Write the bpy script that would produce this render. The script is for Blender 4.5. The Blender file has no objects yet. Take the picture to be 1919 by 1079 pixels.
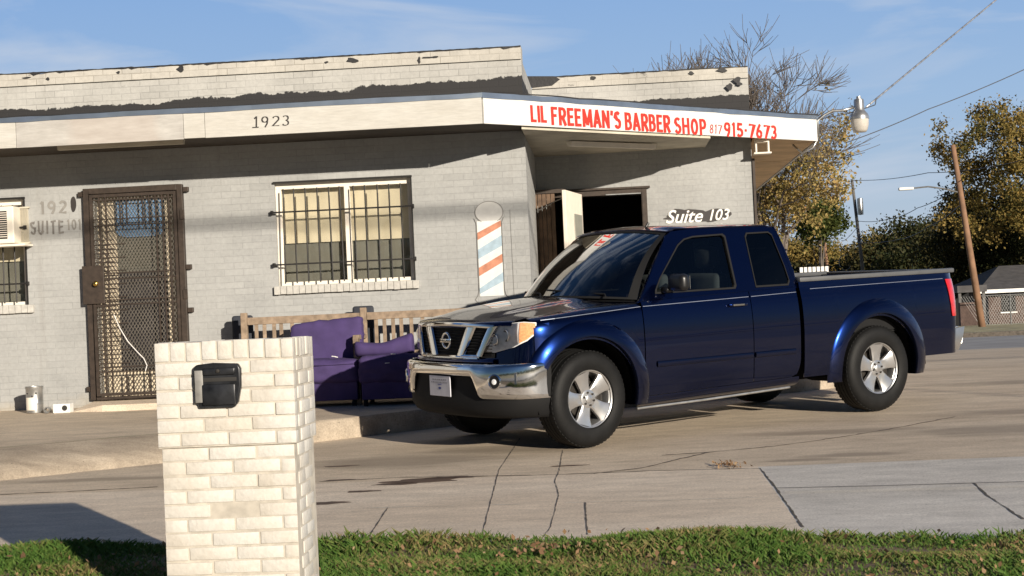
import bpy, bmesh, math, random
import numpy as np
from mathutils import Vector, Matrix, Quaternion
from mathutils.geometry import tessellate_polygon
random.seed(7); RNG = np.random.default_rng(7)
R = math.radians
SC = bpy.context.scene; COL = SC.collection

# ------------------------------------------------------------------ camera, world, sun
CH, PITCH, ROLL, YAW, FPX = 1.354, .0167, .0447, .06, 3000.0
cam = bpy.data.cameras.new('camera'); camo = bpy.data.objects.new('camera', cam); COL.objects.link(camo)
cam.sensor_width = 36; cam.lens = FPX / 1919 * 36; cam.clip_end = 3000; cam.clip_start = .1
camo.matrix_world = (Matrix.Translation((0, 0, CH)) @ Matrix.Rotation(YAW, 4, 'Z') @ Matrix.Rotation(math.pi / 2 + PITCH, 4, 'X')
                     @ Matrix.Rotation(-ROLL, 4, 'Z'))
SC.camera = camo
SC.render.resolution_x = 1024; SC.render.resolution_y = 576
SC.view_settings.view_transform = 'Standard'; SC.view_settings.look = 'None'; SC.view_settings.gamma = 1
SC.view_settings.exposure = 0.4
SUNV = Vector((-.65, 1, -.30)).normalized()          # direction the light travels
sl = bpy.data.lights.new('sun', 'SUN'); sl.energy = 5; sl.angle = R(.55); sl.color = (1, .90, .76)
so = bpy.data.objects.new('sun', sl); COL.objects.link(so); so.rotation_euler = SUNV.to_track_quat('-Z', 'Y').to_euler()
so.location = (0, 0, 20)
wd = bpy.data.worlds.new('World'); SC.world = wd; wd.use_nodes = True
nt = wd.node_tree; nt.nodes.clear()
wo = nt.nodes.new('ShaderNodeOutputWorld'); bg = nt.nodes.new('ShaderNodeBackground'); bg.inputs[1].default_value = .05
sky = nt.nodes.new('ShaderNodeTexSky'); sky.sky_type = 'NISHITA'; sky.sun_disc = False
sky.sun_elevation = math.asin(-SUNV.z); sky.sun_rotation = math.atan2(-SUNV.x, -SUNV.y)
sky.air_density = 1.0; sky.dust_density = .05; sky.ozone_density = 1.5
tc = nt.nodes.new('ShaderNodeTexCoord'); mp = nt.nodes.new('ShaderNodeMapping'); mp.inputs['Scale'].default_value = (1.8, 1.8, 9)
mp.inputs['Rotation'].default_value = (0, R(-14), 0); mp.inputs['Location'].default_value = (.3, .1, .2)
nz = nt.nodes.new('ShaderNodeTexNoise'); nz.inputs['Scale'].default_value = 1.9; nz.inputs['Detail'].default_value = 7; nz.inputs['Roughness'].default_value = .55
nz.inputs['Distortion'].default_value = .9
cr = nt.nodes.new('ShaderNodeValToRGB'); cr.color_ramp.elements[0].position = .47; cr.color_ramp.elements[1].position = .68
cr.color_ramp.elements[1].color = (.72, .72, .72, 1)
def wl(a, b): nt.links.new(a, b)
sx_ = nt.nodes.new('ShaderNodeSeparateXYZ'); wl(tc.outputs['Generated'], sx_.inputs[0])
fr_ = nt.nodes.new('ShaderNodeMapRange'); fr_.interpolation_type = 'SMOOTHSTEP'; fr_.inputs[1].default_value = -.35; fr_.inputs[2].default_value = .55; wl(sx_.outputs[1], fr_.inputs[0])
hz_ = nt.nodes.new('ShaderNodeValToRGB'); e_ = hz_.color_ramp.elements; e_[0].position = 0; e_[0].color = (.56, .62, .68, 1); e_[1].position = .6; e_[1].color = (.035, .09, .22, 1)
for p_, c_ in ((.06, (.46, .58, .72, 1)), (.12, (.36, .53, .77, 1)), (.20, (.27, .45, .76, 1)), (.32, (.10, .22, .46, 1))): q_ = e_.new(p_); q_.color = c_
wl(sx_.outputs[2], hz_.inputs[0])
sc2 = nt.nodes.new('ShaderNodeVectorMath'); sc2.operation = 'SCALE'; sc2.inputs[3].default_value = 14.3; wl(hz_.outputs[0], sc2.inputs[0])
tn = nt.nodes.new('ShaderNodeMixRGB'); tn.blend_type = 'MULTIPLY'; tn.inputs[0].default_value = 1; tn.inputs[2].default_value = (.36, .45, .64, 1); wl(sky.outputs[0], tn.inputs[1])
m1 = nt.nodes.new('ShaderNodeMixRGB'); wl(fr_.outputs[0], m1.inputs[0]); wl(tn.outputs[0], m1.inputs[1]); wl(sc2.outputs[0], m1.inputs[2])
mx = nt.nodes.new('ShaderNodeMixRGB'); mx.inputs[2].default_value = (9.0, 9.9, 11.4, 1)
cm = nt.nodes.new('ShaderNodeMath'); cm.operation = 'MULTIPLY'
wl(tc.outputs['Generated'], mp.inputs[0]); wl(mp.outputs[0], nz.inputs['Vector']); wl(nz.outputs[0], cr.inputs[0])
wl(cr.outputs[0], cm.inputs[0]); wl(fr_.outputs[0], cm.inputs[1]); wl(cm.outputs[0], mx.inputs[0]); wl(m1.outputs[0], mx.inputs[1]); wl(mx.outputs[0], bg.inputs[0]); wl(bg.outputs[0], wo.inputs[0])

# ------------------------------------------------------------------ measuring helpers (sight lines to real planes)
def ray(px, py):
    a = px - 960; b = -(py - 540); c, s = math.cos(ROLL), math.sin(ROLL)
    x = (a * c + b * s) / FPX; v = (-a * s + b * c) / FPX
    c, s = math.cos(PITCH), math.sin(PITCH); y = c - v * s; z = s + v * c
    c, s = math.cos(YAW), math.sin(YAW)
    return Vector((x * c - y * s, x * s + y * c, z))
def onplane(px, py, p0, n):
    r = ray(px, py); o = Vector((0, 0, CH)); return o + r * ((Vector(p0) - o).dot(n) / r.dot(n))
def W(px, py, D): return onplane(px, py, (0, D, 0), Vector((0, 1, 0)))

# ------------------------------------------------------------------ materials
def nodes(name):
    m = bpy.data.materials.new(name); m.use_nodes = True; t = m.node_tree
    return m, t, t.nodes['Principled BSDF']
def N(t, typ, **kw):
    n = t.nodes.new(typ)
    for k, v in kw.items():
        if k in n.inputs: n.inputs[k].default_value = v
        else: setattr(n, k, v)
    return n
def pos(t, scale=(1, 1, 1), obj=False):
    m = t.nodes.new('ShaderNodeMapping'); m.inputs['Scale'].default_value = scale
    if obj: t.links.new(N(t, 'ShaderNodeTexCoord').outputs['Object'], m.inputs[0])
    else: t.links.new(N(t, 'ShaderNodeNewGeometry').outputs['Position'], m.inputs[0])
    return m.outputs[0]
def noise(t, vec, sc, det=4, rough=.55):
    n = N(t, 'ShaderNodeTexNoise'); n.inputs['Scale'].default_value = sc; n.inputs['Detail'].default_value = det; n.inputs['Roughness'].default_value = rough
    t.links.new(vec, n.inputs['Vector']); return n.outputs[0]
def ramp(t, v, stops):
    c = N(t, 'ShaderNodeValToRGB'); e = c.color_ramp.elements
    while len(e) < len(stops): e.new(.5)
    for q, (p, col) in zip(e, stops):
        q.position = p; q.color = (*col, 1) if isinstance(col, tuple) else (col, col, col, 1)
    t.links.new(v, c.inputs[0]); return c.outputs[0]
def mixc(t, f, a, b, mode='MIX'):
    m = N(t, 'ShaderNodeMixRGB'); m.blend_type = mode
    for i, v in ((0, f), (1, a), (2, b)):
        if isinstance(v, (int, float)): m.inputs[i].default_value = v if i == 0 else (v, v, v, 1)
        elif isinstance(v, tuple): m.inputs[i].default_value = (*v, 1)
        else: t.links.new(v, m.inputs[i])
    return m.outputs[0]
def math_(t, op, a, b=0.):
    m = N(t, 'ShaderNodeMath'); m.operation = op
    for i, v in ((0, a), (1, b)):
        if isinstance(v, (int, float)): m.inputs[i].default_value = v
        else: t.links.new(v, m.inputs[i])
    return m.outputs[0]
def bump(t, p, h, st, dist=.01, prev=None):
    b = N(t, 'ShaderNodeBump'); b.inputs['Strength'].default_value = st; b.inputs['Distance'].default_value = dist
    t.links.new(h, b.inputs['Height'])
    if prev: t.links.new(prev, b.inputs['Normal'])
    t.links.new(b.outputs[0], p.inputs['Normal']); return b.outputs[0]
def simple(name, col, rough=.6, metal=0, var=.12, sc=8, bst=0, bsc=60, coat=0, obj=True, spec=None):
    m, t, p = nodes(name); v = pos(t, obj=obj)
    n = noise(t, v, sc)
    c = mixc(t, ramp(t, n, [(.3, 0.), (.7, 1.)]), tuple(x * (1 - var) for x in col), tuple(min(1, x * (1 + var)) for x in col))
    t.links.new(c, p.inputs['Base Color']); p.inputs['Roughness'].default_value = rough; p.inputs['Metallic'].default_value = metal
    if coat: p.inputs['Coat Weight'].default_value = coat; p.inputs['Coat Roughness'].default_value = .02
    if spec is not None: p.inputs['Specular IOR Level'].default_value = spec
    if bst: bump(t, p, noise(t, v, bsc, 3), bst, .005)
    return m

def brick_mat(name, c1, c2, mortar, tar=None, rough=.75, blot=0., axis='x', dirt=None):
    m, t, p = nodes(name); g = N(t, 'ShaderNodeNewGeometry'); s = N(t, 'ShaderNodeSeparateXYZ'); t.links.new(g.outputs['Position'], s.inputs[0])
    cb = N(t, 'ShaderNodeCombineXYZ'); t.links.new(math_(t, 'ADD', s.outputs[0], s.outputs[1]), cb.inputs[0]); t.links.new(s.outputs[2], cb.inputs[1])
    P = pos(t)
    wob = noise(t, P, 3, 2)
    add = N(t, 'ShaderNodeVectorMath'); add.operation = 'ADD'; t.links.new(cb.outputs[0], add.inputs[0])
    sc_ = N(t, 'ShaderNodeVectorMath'); sc_.operation = 'SCALE'; sc_.inputs[3].default_value = .010
    nc = N(t, 'ShaderNodeTexNoise'); nc.inputs['Scale'].default_value = 9; t.links.new(P, nc.inputs['Vector']); t.links.new(nc.outputs[1], sc_.inputs[0]); t.links.new(sc_.outputs[0], add.inputs[1])
    b = N(t, 'ShaderNodeTexBrick'); b.inputs['Scale'].default_value = 1; b.inputs['Brick Width'].default_value = .2035; b.inputs['Row Height'].default_value = .0677
    b.inputs['Mortar Size'].default_value = .0045; b.inputs['Mortar Smooth'].default_value = .35; b.inputs['Color1'].default_value = (*c1, 1); b.inputs['Color2'].default_value = (*c2, 1)
    b.inputs['Mortar'].default_value = (*mortar, 1); t.links.new(add.outputs[0], b.inputs['Vector'])
    big = ramp(t, noise(t, P, .9, 5), [(.3, .84), (.7, 1.08)])
    c = mixc(t, 1, b.outputs[0], big, 'MULTIPLY')
    # worn paint: mortar lines vanish in places
    c = mixc(t, ramp(t, noise(t, P, 2.2, 4), [(.42, 0.), (.6, .75)]), c, mixc(t, 1, c1, big, 'MULTIPLY'))
    fine = ramp(t, noise(t, P, 26, 5, .65), [(.25, .86), (.75, 1.08)]); c = mixc(t, 1, c, fine, 'MULTIPLY')
    c = mixc(t, ramp(t, noise(t, pos(t, (7, 7, .5)), 1.0, 5, .6), [(.60, 0.), (.78, .28)]), c, (.20, .185, .16))
    c = mixc(t, ramp(t, noise(t, P, 5.5, 6, .75), [(.66, 0.), (.72, .45)]), c, (.50, .485, .45))
    if dirt:   # splash staining low on the wall
        zz = math_(t, 'ADD', s.outputs[2], math_(t, 'MULTIPLY', noise(t, pos(t, (1, 1, 2)), 2.5, 5), .5))
        c = mixc(t, ramp(t, zz, [(.0, 1.), (1., 0.)]) if False else ramp(t, math_(t, 'SUBTRACT', zz, dirt - .15), [(.05, .7), (.38, 0.)]), c, (.42, .34, .22))
    if blot:
        c = mixc(t, ramp(t, noise(t, pos(t, (1, 1, 2.2)), 2.4, 5, .6), [(.66, 0.), (.70, blot)]), c, (.05, .045, .04))
    if tar:    # roofing tar smeared along the foot of the parapet, ragged edge
        z0, amp = tar; z0 = math_(t, 'ADD', z0 - amp * .5 - .03, math_(t, 'MULTIPLY', math_(t, 'ADD', s.outputs[0], 4.), .014))
        n1 = noise(t, pos(t, (.8, .8, 1)), 1.3, 6, .7); n2 = noise(t, P, 14, 4, .7)
        e = math_(t, 'SUBTRACT', math_(t, 'ADD', z0, math_(t, 'ADD', math_(t, 'MULTIPLY', n1, amp), math_(t, 'MULTIPLY', n2, .07))), s.outputs[2])
        c = mixc(t, ramp(t, e, [(.0, 0.), (.006, 1.)]), c, (.022, .021, .022))
    t.links.new(c, p.inputs['Base Color']); p.inputs['Roughness'].default_value = rough
    h = math_(t, 'ADD', math_(t, 'MULTIPLY', b.outputs[1], -1.), math_(t, 'MULTIPLY', noise(t, P, 60, 3), .35))
    bump(t, p, h, .38, .004)
    return m

def concrete(name, ca, cb_, stain=.5, wet=0., scale=1., marks=None):
    m, t, p = nodes(name); P = pos(t); PS = pos(t, (.55, 1.6, 1))
    c = mixc(t, ramp(t, noise(t, PS, .55 * scale, 6, .6), [(.35, 0.), (.65, 1.)]), ca, cb_)
    fine = ramp(t, noise(t, P, 70, 4, .75), [(.3, .72), (.7, 1.2)]); c = mixc(t, 1, c, fine, 'MULTIPLY')
    med = ramp(t, noise(t, PS, 4, 6, .7), [(.3, .76), (.7, 1.1)]); c = mixc(t, 1, c, med, 'MULTIPLY')
    c = mixc(t, ramp(t, noise(t, pos(t, (.5, 1.8, 1)), 16, 4, .7), [(.60, 0.), (.72, .35)]), c, tuple(x * .55 for x in ca))
    c = mixc(t, ramp(t, noise(t, P, 38, 2), [(.68, 0.), (.72, .6)]), c, tuple(x * .4 for x in ca))
    st = ramp(t, noise(t, PS, 1.1, 5, .62), [(.60, 0.), (.78, stain)]); c = mixc(t, st, c, tuple(x * .35 for x in ca))
    sp = ramp(t, noise(t, pos(t, (.6, 2.2, 1)), 6, 3), [(.74, 0.), (.77, stain)]); c = mixc(t, sp, c, tuple(x * .3 for x in ca))
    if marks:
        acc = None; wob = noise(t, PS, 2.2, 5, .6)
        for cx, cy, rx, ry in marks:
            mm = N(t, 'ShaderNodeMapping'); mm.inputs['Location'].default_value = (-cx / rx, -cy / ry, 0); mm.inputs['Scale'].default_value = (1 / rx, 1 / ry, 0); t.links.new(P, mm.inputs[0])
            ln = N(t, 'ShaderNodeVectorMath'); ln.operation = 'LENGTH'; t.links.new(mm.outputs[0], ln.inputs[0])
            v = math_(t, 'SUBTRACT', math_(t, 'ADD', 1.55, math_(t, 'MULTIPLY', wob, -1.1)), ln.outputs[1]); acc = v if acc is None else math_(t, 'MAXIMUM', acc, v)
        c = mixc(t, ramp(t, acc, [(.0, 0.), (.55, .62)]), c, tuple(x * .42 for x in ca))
    t.links.new(c, p.inputs['Base Color']); p.inputs['Roughness'].default_value = .85
    bump(t, p, noise(t, P, 45, 6, .8), .5, .006)
    return m

M = {}
M['wall'] = brick_mat('painted_brick', (.375, .378, .37), (.335, .338, .332), (.305, .308, .302), dirt=.72)
M['parapet'] = brick_mat('weathered_painted_brick', (.46, .452, .425), (.40, .393, .37), (.31, .305, .29), tar=(3.765, .26), blot=.35)
M['parapet_back'] = brick_mat('weathered_painted_brick_low', (.46, .452, .425), (.40, .393, .37), (.31, .305, .29), tar=(3.72, .10), blot=.0)
M['coping'] = brick_mat('chipped_coping_paint', (.50, .475, .425), (.45, .43, .39), (.30, .28, .24), blot=.9)
M['tar'] = simple('roofing_tar', (.022, .021, .022), .55, sc=5, bst=.5, bsc=25)
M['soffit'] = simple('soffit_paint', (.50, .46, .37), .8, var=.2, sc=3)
M['soffit_shaded'] = simple('shade_darkened_soffit', (.07, .058, .046), .85, var=.3, sc=2)  # board colour lowered to deepen the shade under the left canopy
M['flash'] = simple('galvanised_drip_edge', (.36, .42, .50), .35, .85, var=.15, sc=4)
def board(name, ca, cb_, patch=0):
    m, t, p = nodes(name); P = pos(t, (1, 1, 4))
    c = mixc(t, ramp(t, noise(t, P, 2.2, 6, .6), [(.35, 0.), (.68, 1.)]), ca, cb_)
    c = mixc(t, 1, c, ramp(t, noise(t, pos(t, (1, 1, 9)), 9, 5, .7), [(.3, .86), (.7, 1.06)]), 'MULTIPLY')
    if patch: c = mixc(t, ramp(t, noise(t, pos(t, (.9, .9, .4)), 1.4, 4), [(.5, 0.), (.6, patch)]), c, (.44, .38, .335))
    t.links.new(c, p.inputs['Base Color']); p.inputs['Roughness'].default_value = .7
    bump(t, p, noise(t, pos(t, (1, 1, 12)), 8, 5), .3, .004); return m
M['fascia'] = board('cream_fascia_paint', (.49, .47, .425), (.56, .545, .505))
M['fascia_worn'] = board('worn_fascia_board', (.37, .35, .325), (.52, .505, .475), .45)
M['fascia_sign'] = board('white_sign_board', (.66, .65, .625), (.72, .71, .685))
M['red_paint'] = simple('red_sign_paint', (.72, .035, .02), .5, var=.18, sc=20)
M['red_thin'] = simple('thin_red_line_paint', (.45, .07, .06), .5, var=.2, sc=20)
M['black_paint'] = simple('black_lettering', (.035, .03, .028), .5)
M['spray'] = simple('grey_spray_paint', (.17, .16, .15), .8, var=.3, sc=12)
M['spray_light'] = simple('faded_grey_spray_paint', (.235, .225, .21), .8, var=.2, sc=12)
M['white_script'] = simple('white_script_paint', (.85, .83, .78), .6)
M['mural_white'] = simple('mural_white', (.66, .68, .66), .7, var=.08, sc=12)
M['mural_red'] = simple('mural_faded_red', (.50, .215, .13), .7, var=.25, sc=14)
M['mural_blue'] = simple('mural_faded_blue', (.36, .47, .55), .7, var=.15, sc=14)
M['mural_globe'] = simple('mural_grey_globe', (.46, .455, .44), .7, var=.1, sc=8)
M['steel_brown'] = simple('dark_brown_steel', (.045, .032, .024), .55, .2, var=.3, sc=20)
M['bar_black'] = simple('black_iron_bar', (.02, .018, .017), .5, .3)
M['frame_white'] = simple('cream_window_frame', (.78, .72, .62), .6, var=.06)
M['curtain'] = simple('tan_curtain', (.64, .57, .44), .9, var=.12, sc=2)
M['pane_grey'] = simple('grey_backing_and_reflection', (.17, .165, .145), .9, var=.12, sc=3)
M['door_cream'] = simple('cream_inner_door', (.66, .56, .41), .7, var=.1)
M['door_dark'] = simple('dark_screen_panel', (.025, .022, .024), .5, var=.5, sc=9)
M['blue_cloth'] = simple('blue_cloth', (.13, .25, .42), .85, var=.25, sc=9)
M['plywood'] = simple('weathered_brown_plywood', (.115, .072, .045), .8, var=.5, sc=9, bst=.4)
M['white_door'] = simple('white_door_paint', (.80, .72, .62), .6, var=.06)
M['grey_glass_panel'] = simple('grey_panel', (.32, .32, .28), .3)
M['interior'] = simple('dark_interior', (.03, .028, .026), .9)
M['brass'] = simple('brass', (.6, .40, .12), .3, 1)
M['wood'] = simple('weathered_bench_wood', (.27, .20, .14), .8, var=.35, sc=14, bst=.4)
M['purple'] = simple('purple_upholstery', (.055, .034, .122), .85, var=.22, sc=5, bst=.5, bsc=14)
M['thread'] = simple('frayed_white_thread', (.8, .78, .75), .8)
M['cushion_black'] = simple('charcoal_cushion', (.03, .034, .045), .8)
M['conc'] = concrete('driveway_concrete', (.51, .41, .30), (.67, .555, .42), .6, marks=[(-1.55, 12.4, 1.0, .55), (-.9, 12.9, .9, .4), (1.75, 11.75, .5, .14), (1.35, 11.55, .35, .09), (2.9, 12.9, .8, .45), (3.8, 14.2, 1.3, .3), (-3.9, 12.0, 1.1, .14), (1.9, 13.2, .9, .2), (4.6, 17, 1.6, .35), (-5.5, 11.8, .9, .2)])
M['walk'] = concrete('sidewalk_concrete', (.65, .535, .41), (.74, .63, .50), .22)
M['newconc'] = concrete('new_grey_concrete', (.56, .52, .46), (.65, .61, .55), .15)
M['lipconc'] = concrete('pale_gutter_concrete', (.62, .57, .49), (.68, .63, .55), .1)
M['darkconc'] = concrete('stained_driveway_concrete', (.20, .17, .135), (.30, .26, .21), .6)
M['curbconc'] = concrete('worn_kerb_concrete', (.30, .245, .185), (.46, .385, .295), .45, scale=5)
M['asphalt'] = simple('road_asphalt', (.28, .27, .26), .85, var=.2, sc=.6, bst=.3, obj=False)
M['soil'] = simple('verge_soil', (.17, .12, .065), .95, var=.4, sc=6, bst=.5, obj=False)
M['verge'] = simple('dry_verge_grass', (.33, .29, .16), .95, var=.35, sc=1.5, bst=.4, obj=False)
M['joint'] = simple('joint_dirt_and_kerb_shade', (.10, .085, .07), .95, var=.4, sc=9, obj=False)
M['oil'] = simple('oil_stain', (.10, .062, .038), .6, var=.3, sc=6, obj=False)
M['damp'] = simple('tyre_dust_stain', (.29, .255, .215), .8, var=.2, sc=3, obj=False)

# vehicle
m, t, p = nodes('navy_metallic_paint'); P = pos(t, obj=True)
t.links.new(mixc(t, ramp(t, noise(t, P, 900, 1), [(.35, 0.), (.7, 1.)]), (.0035, .0115, .062), (.0065, .019, .10)), p.inputs['Base Color'])
p.inputs['Metallic'].default_value = 1; p.inputs['Roughness'].default_value = .24; p.inputs['Coat Weight'].default_value = 1; p.inputs['Coat Roughness'].default_value = .015; p.inputs['Coat IOR'].default_value = 1.5
M['paint'] = m
M['chrome'] = simple('chrome', (.78, .78, .78), .07, 1, var=.04)
M['rim'] = simple('silver_alloy', (.62, .62, .62), .3, .85, var=.05)
M['rimdark'] = simple('dark_brake_metal', (.05, .045, .04), .5, .6)
M['rubber'] = simple('tyre_rubber', (.008, .008, .008), .6, var=.25, sc=10, bst=.3, bsc=80, spec=.22)
M['plastic'] = simple('black_plastic', (.008, .008, .009), .35, spec=.5)
M['plasticm'] = simple('matt_black_plastic', (.009, .009, .0095), .75, spec=.25)
M['railcap'] = simple('grey_bed_rail_cap', (.085, .088, .092), .5)
M['stripe'] = simple('silver_pinstripe', (.24, .27, .34), .4, .5)
M['amber'] = simple('amber_lens', (.9, .42, .2), .12, coat=1, var=.25, sc=60)
M['redlens'] = simple('red_lens', (.50, .012, .012), .12, coat=1, var=.2, sc=30)
M['lampin'] = simple('headlamp_reflector', (.86, .87, .88), .35, .15, var=.25, sc=16, bst=.7, bsc=18)
M['platew'] = simple('white_plate', (.66, .66, .72), .5)
M['bluew'] = simple('blue_print', (.05, .08, .3), .5)
M['greyw'] = simple('grey_print', (.3, .3, .34), .5)
M['seat'] = simple('grey_seat_cloth', (.06, .065, .07), .9)
M['under'] = simple('underbody', (.005, .005, .005), .9, spec=.1)
def glass(name, tint, ior=1.5, k=1.):
    m = bpy.data.materials.new(name); m.use_nodes = True; t = m.node_tree; t.nodes.clear(); o = N(t, 'ShaderNodeOutputMaterial')
    tr = N(t, 'ShaderNodeBsdfTransparent'); tr.inputs[0].default_value = (*tint, 1); gl = N(t, 'ShaderNodeBsdfGlossy'); gl.inputs[1].default_value = .01 if 'Roughness' else 0
    gl.inputs['Roughness'].default_value = .008
    n = noise(t, pos(t, obj=True), 3, 2); b = N(t, 'ShaderNodeBump'); b.inputs['Strength'].default_value = .02; b.inputs['Distance'].default_value = .02
    t.links.new(n, b.inputs['Height']); t.links.new(b.outputs[0], gl.inputs['Normal'])
    fr = N(t, 'ShaderNodeFresnel'); fr.inputs[0].default_value = ior; mxx = N(t, 'ShaderNodeMixShader')
    t.links.new(math_(t, 'MULTIPLY', fr.outputs[0], k), mxx.inputs[0]); t.links.new(tr.outputs[0], mxx.inputs[1]); t.links.new(gl.outputs[0], mxx.inputs[2]); t.links.new(mxx.outputs[0], o.inputs[0])
    return m
M['glass'] = glass('clear_glass', (.78, .82, .78), 1.7, 2.4)
M['glass_tint'] = glass('tinted_side_glass', (.62, .68, .67), 1.7)
M['glass_dark'] = glass('dark_privacy_glass', (.05, .055, .06), 1.6)
M['lens'] = glass('clear_lens', (.95, .95, .95), 1.45, 1.)
M['winglass'] = glass('window_pane_glass', (.94, .94, .92), 1.45)
# pillar
M['pbrick'] = None
m, t, p = nodes('cream_painted_pillar_brick'); P = pos(t)
rnd = N(t, 'ShaderNodeNewGeometry').outputs['Random Per Island']
c = mixc(t, rnd, (.55, .505, .435), (.61, .58, .525)); c = mixc(t, ramp(t, noise(t, P, 5, 5), [(.4, 0.), (.65, .7)]), c, (.63, .615, .58)); c = mixc(t, ramp(t, noise(t, P, 11, 5, .7), [(.62, 0.), (.75, .25)]), c, (.44, .39, .32))
c = mixc(t, 1, c, ramp(t, noise(t, P, 40, 5, .7), [(.3, .90), (.7, 1.05)]), 'MULTIPLY')
t.links.new(c, p.inputs['Base Color']); p.inputs['Roughness'].default_value = .8; bump(t, p, noise(t, P, 45, 4), .5, .006); M['pbrick'] = m
M['pmortar'] = simple('pillar_mortar', (.48, .44, .375), .9, var=.2, sc=15, obj=False)
M['mailbox'] = simple('scuffed_black_metal', (.022, .023, .026), .32, .3, var=.5, sc=18)
M['mailgrey'] = simple('scuffed_grey_metal', (.30, .29, .27), .5, .2, var=.4, sc=12)
M['galv'] = simple('galvanised_metal', (.45, .45, .44), .35, .8, var=.25, sc=12)
M['lampglass'] = simple('frosted_lamp_glass', (.50, .47, .42), .25, coat=.5)
M['bark'] = simple('grey_bark', (.12, .10, .085), .9, var=.4, sc=6, bst=.5, bsc=20)
M['pole'] = simple('brown_pole_wood', (.24, .135, .08), .85, var=.25, sc=3)
M['pole_grey'] = simple('grey_pole_wood', (.13, .125, .12), .85, var=.25, sc=3)
M['cable'] = simple('cable', (.05, .05, .055), .6)
M['cable_light'] = simple('twisted_aluminium_cable', (.35, .35, .36), .4, .5, var=.6, sc=12)
M['roof'] = simple('grey_shingle', (.085, .08, .08), .9, var=.3, sc=3)
M['redbrick'] = simple('red_brick', (.085, .055, .045), .85, var=.3, sc=6)
M['white'] = simple('white_metal', (.78, .77, .74), .5)
def leafmat(name, cols, sc=1.2):
    m, t, p = nodes(name); P = pos(t); g = N(t, 'ShaderNodeNewGeometry').outputs['Random Per Island']
    st = [(i / max(1, len(cols) - 1), c) for i, c in enumerate(cols)]
    v = math_(t, 'ADD', math_(t, 'MULTIPLY', g, .55), math_(t, 'MULTIPLY', ramp(t, noise(t, P, sc, 3), [(.35, 0.), (.65, 1.)]), .45))
    c = ramp(t, v, st); t.links.new(c, p.inputs['Base Color']); p.inputs['Roughness'].default_value = .65; p.inputs['Specular IOR Level'].default_value = .2
    tl = N(t, 'ShaderNodeBsdfTranslucent'); t.links.new(c, tl.inputs[0]); mxx = N(t, 'ShaderNodeMixShader'); mxx.inputs[0].default_value = .25
    t.links.new(p.outputs[0], mxx.inputs[1]); t.links.new(tl.outputs[0], mxx.inputs[2]); t.links.new(mxx.outputs[0], t.nodes['Material Output'].inputs[0])
    return m
M['leaf_gold'] = leafmat('autumn_leaves', [(.10, .11, .03), (.24, .19, .06), (.44, .32, .12), (.30, .17, .07)])
M['leaf_olive'] = leafmat('olive_leaves', [(.045, .06, .02), (.14, .12, .035), (.31, .21, .06), (.11, .095, .03)], .4)
M['leaf_dark'] = leafmat('dark_leaves', [(.02, .03, .012), (.04, .045, .015), (.075, .06, .02), (.03, .038, .015)], .25)
M['leaf_green'] = leafmat('mid_green_leaves', [(.03, .05, .012), (.07, .085, .02), (.11, .11, .03)], .5)
M['grass'] = leafmat('lawn_blades', [(.04, .085, .015), (.08, .16, .03), (.11, .18, .035), (.20, .18, .07), (.36, .25, .12)], 1.6)
M['deadleaf'] = leafmat('fallen_leaf', [(.24, .135, .07), (.34, .22, .12), (.20, .11, .06), (.40, .30, .18)])

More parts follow.
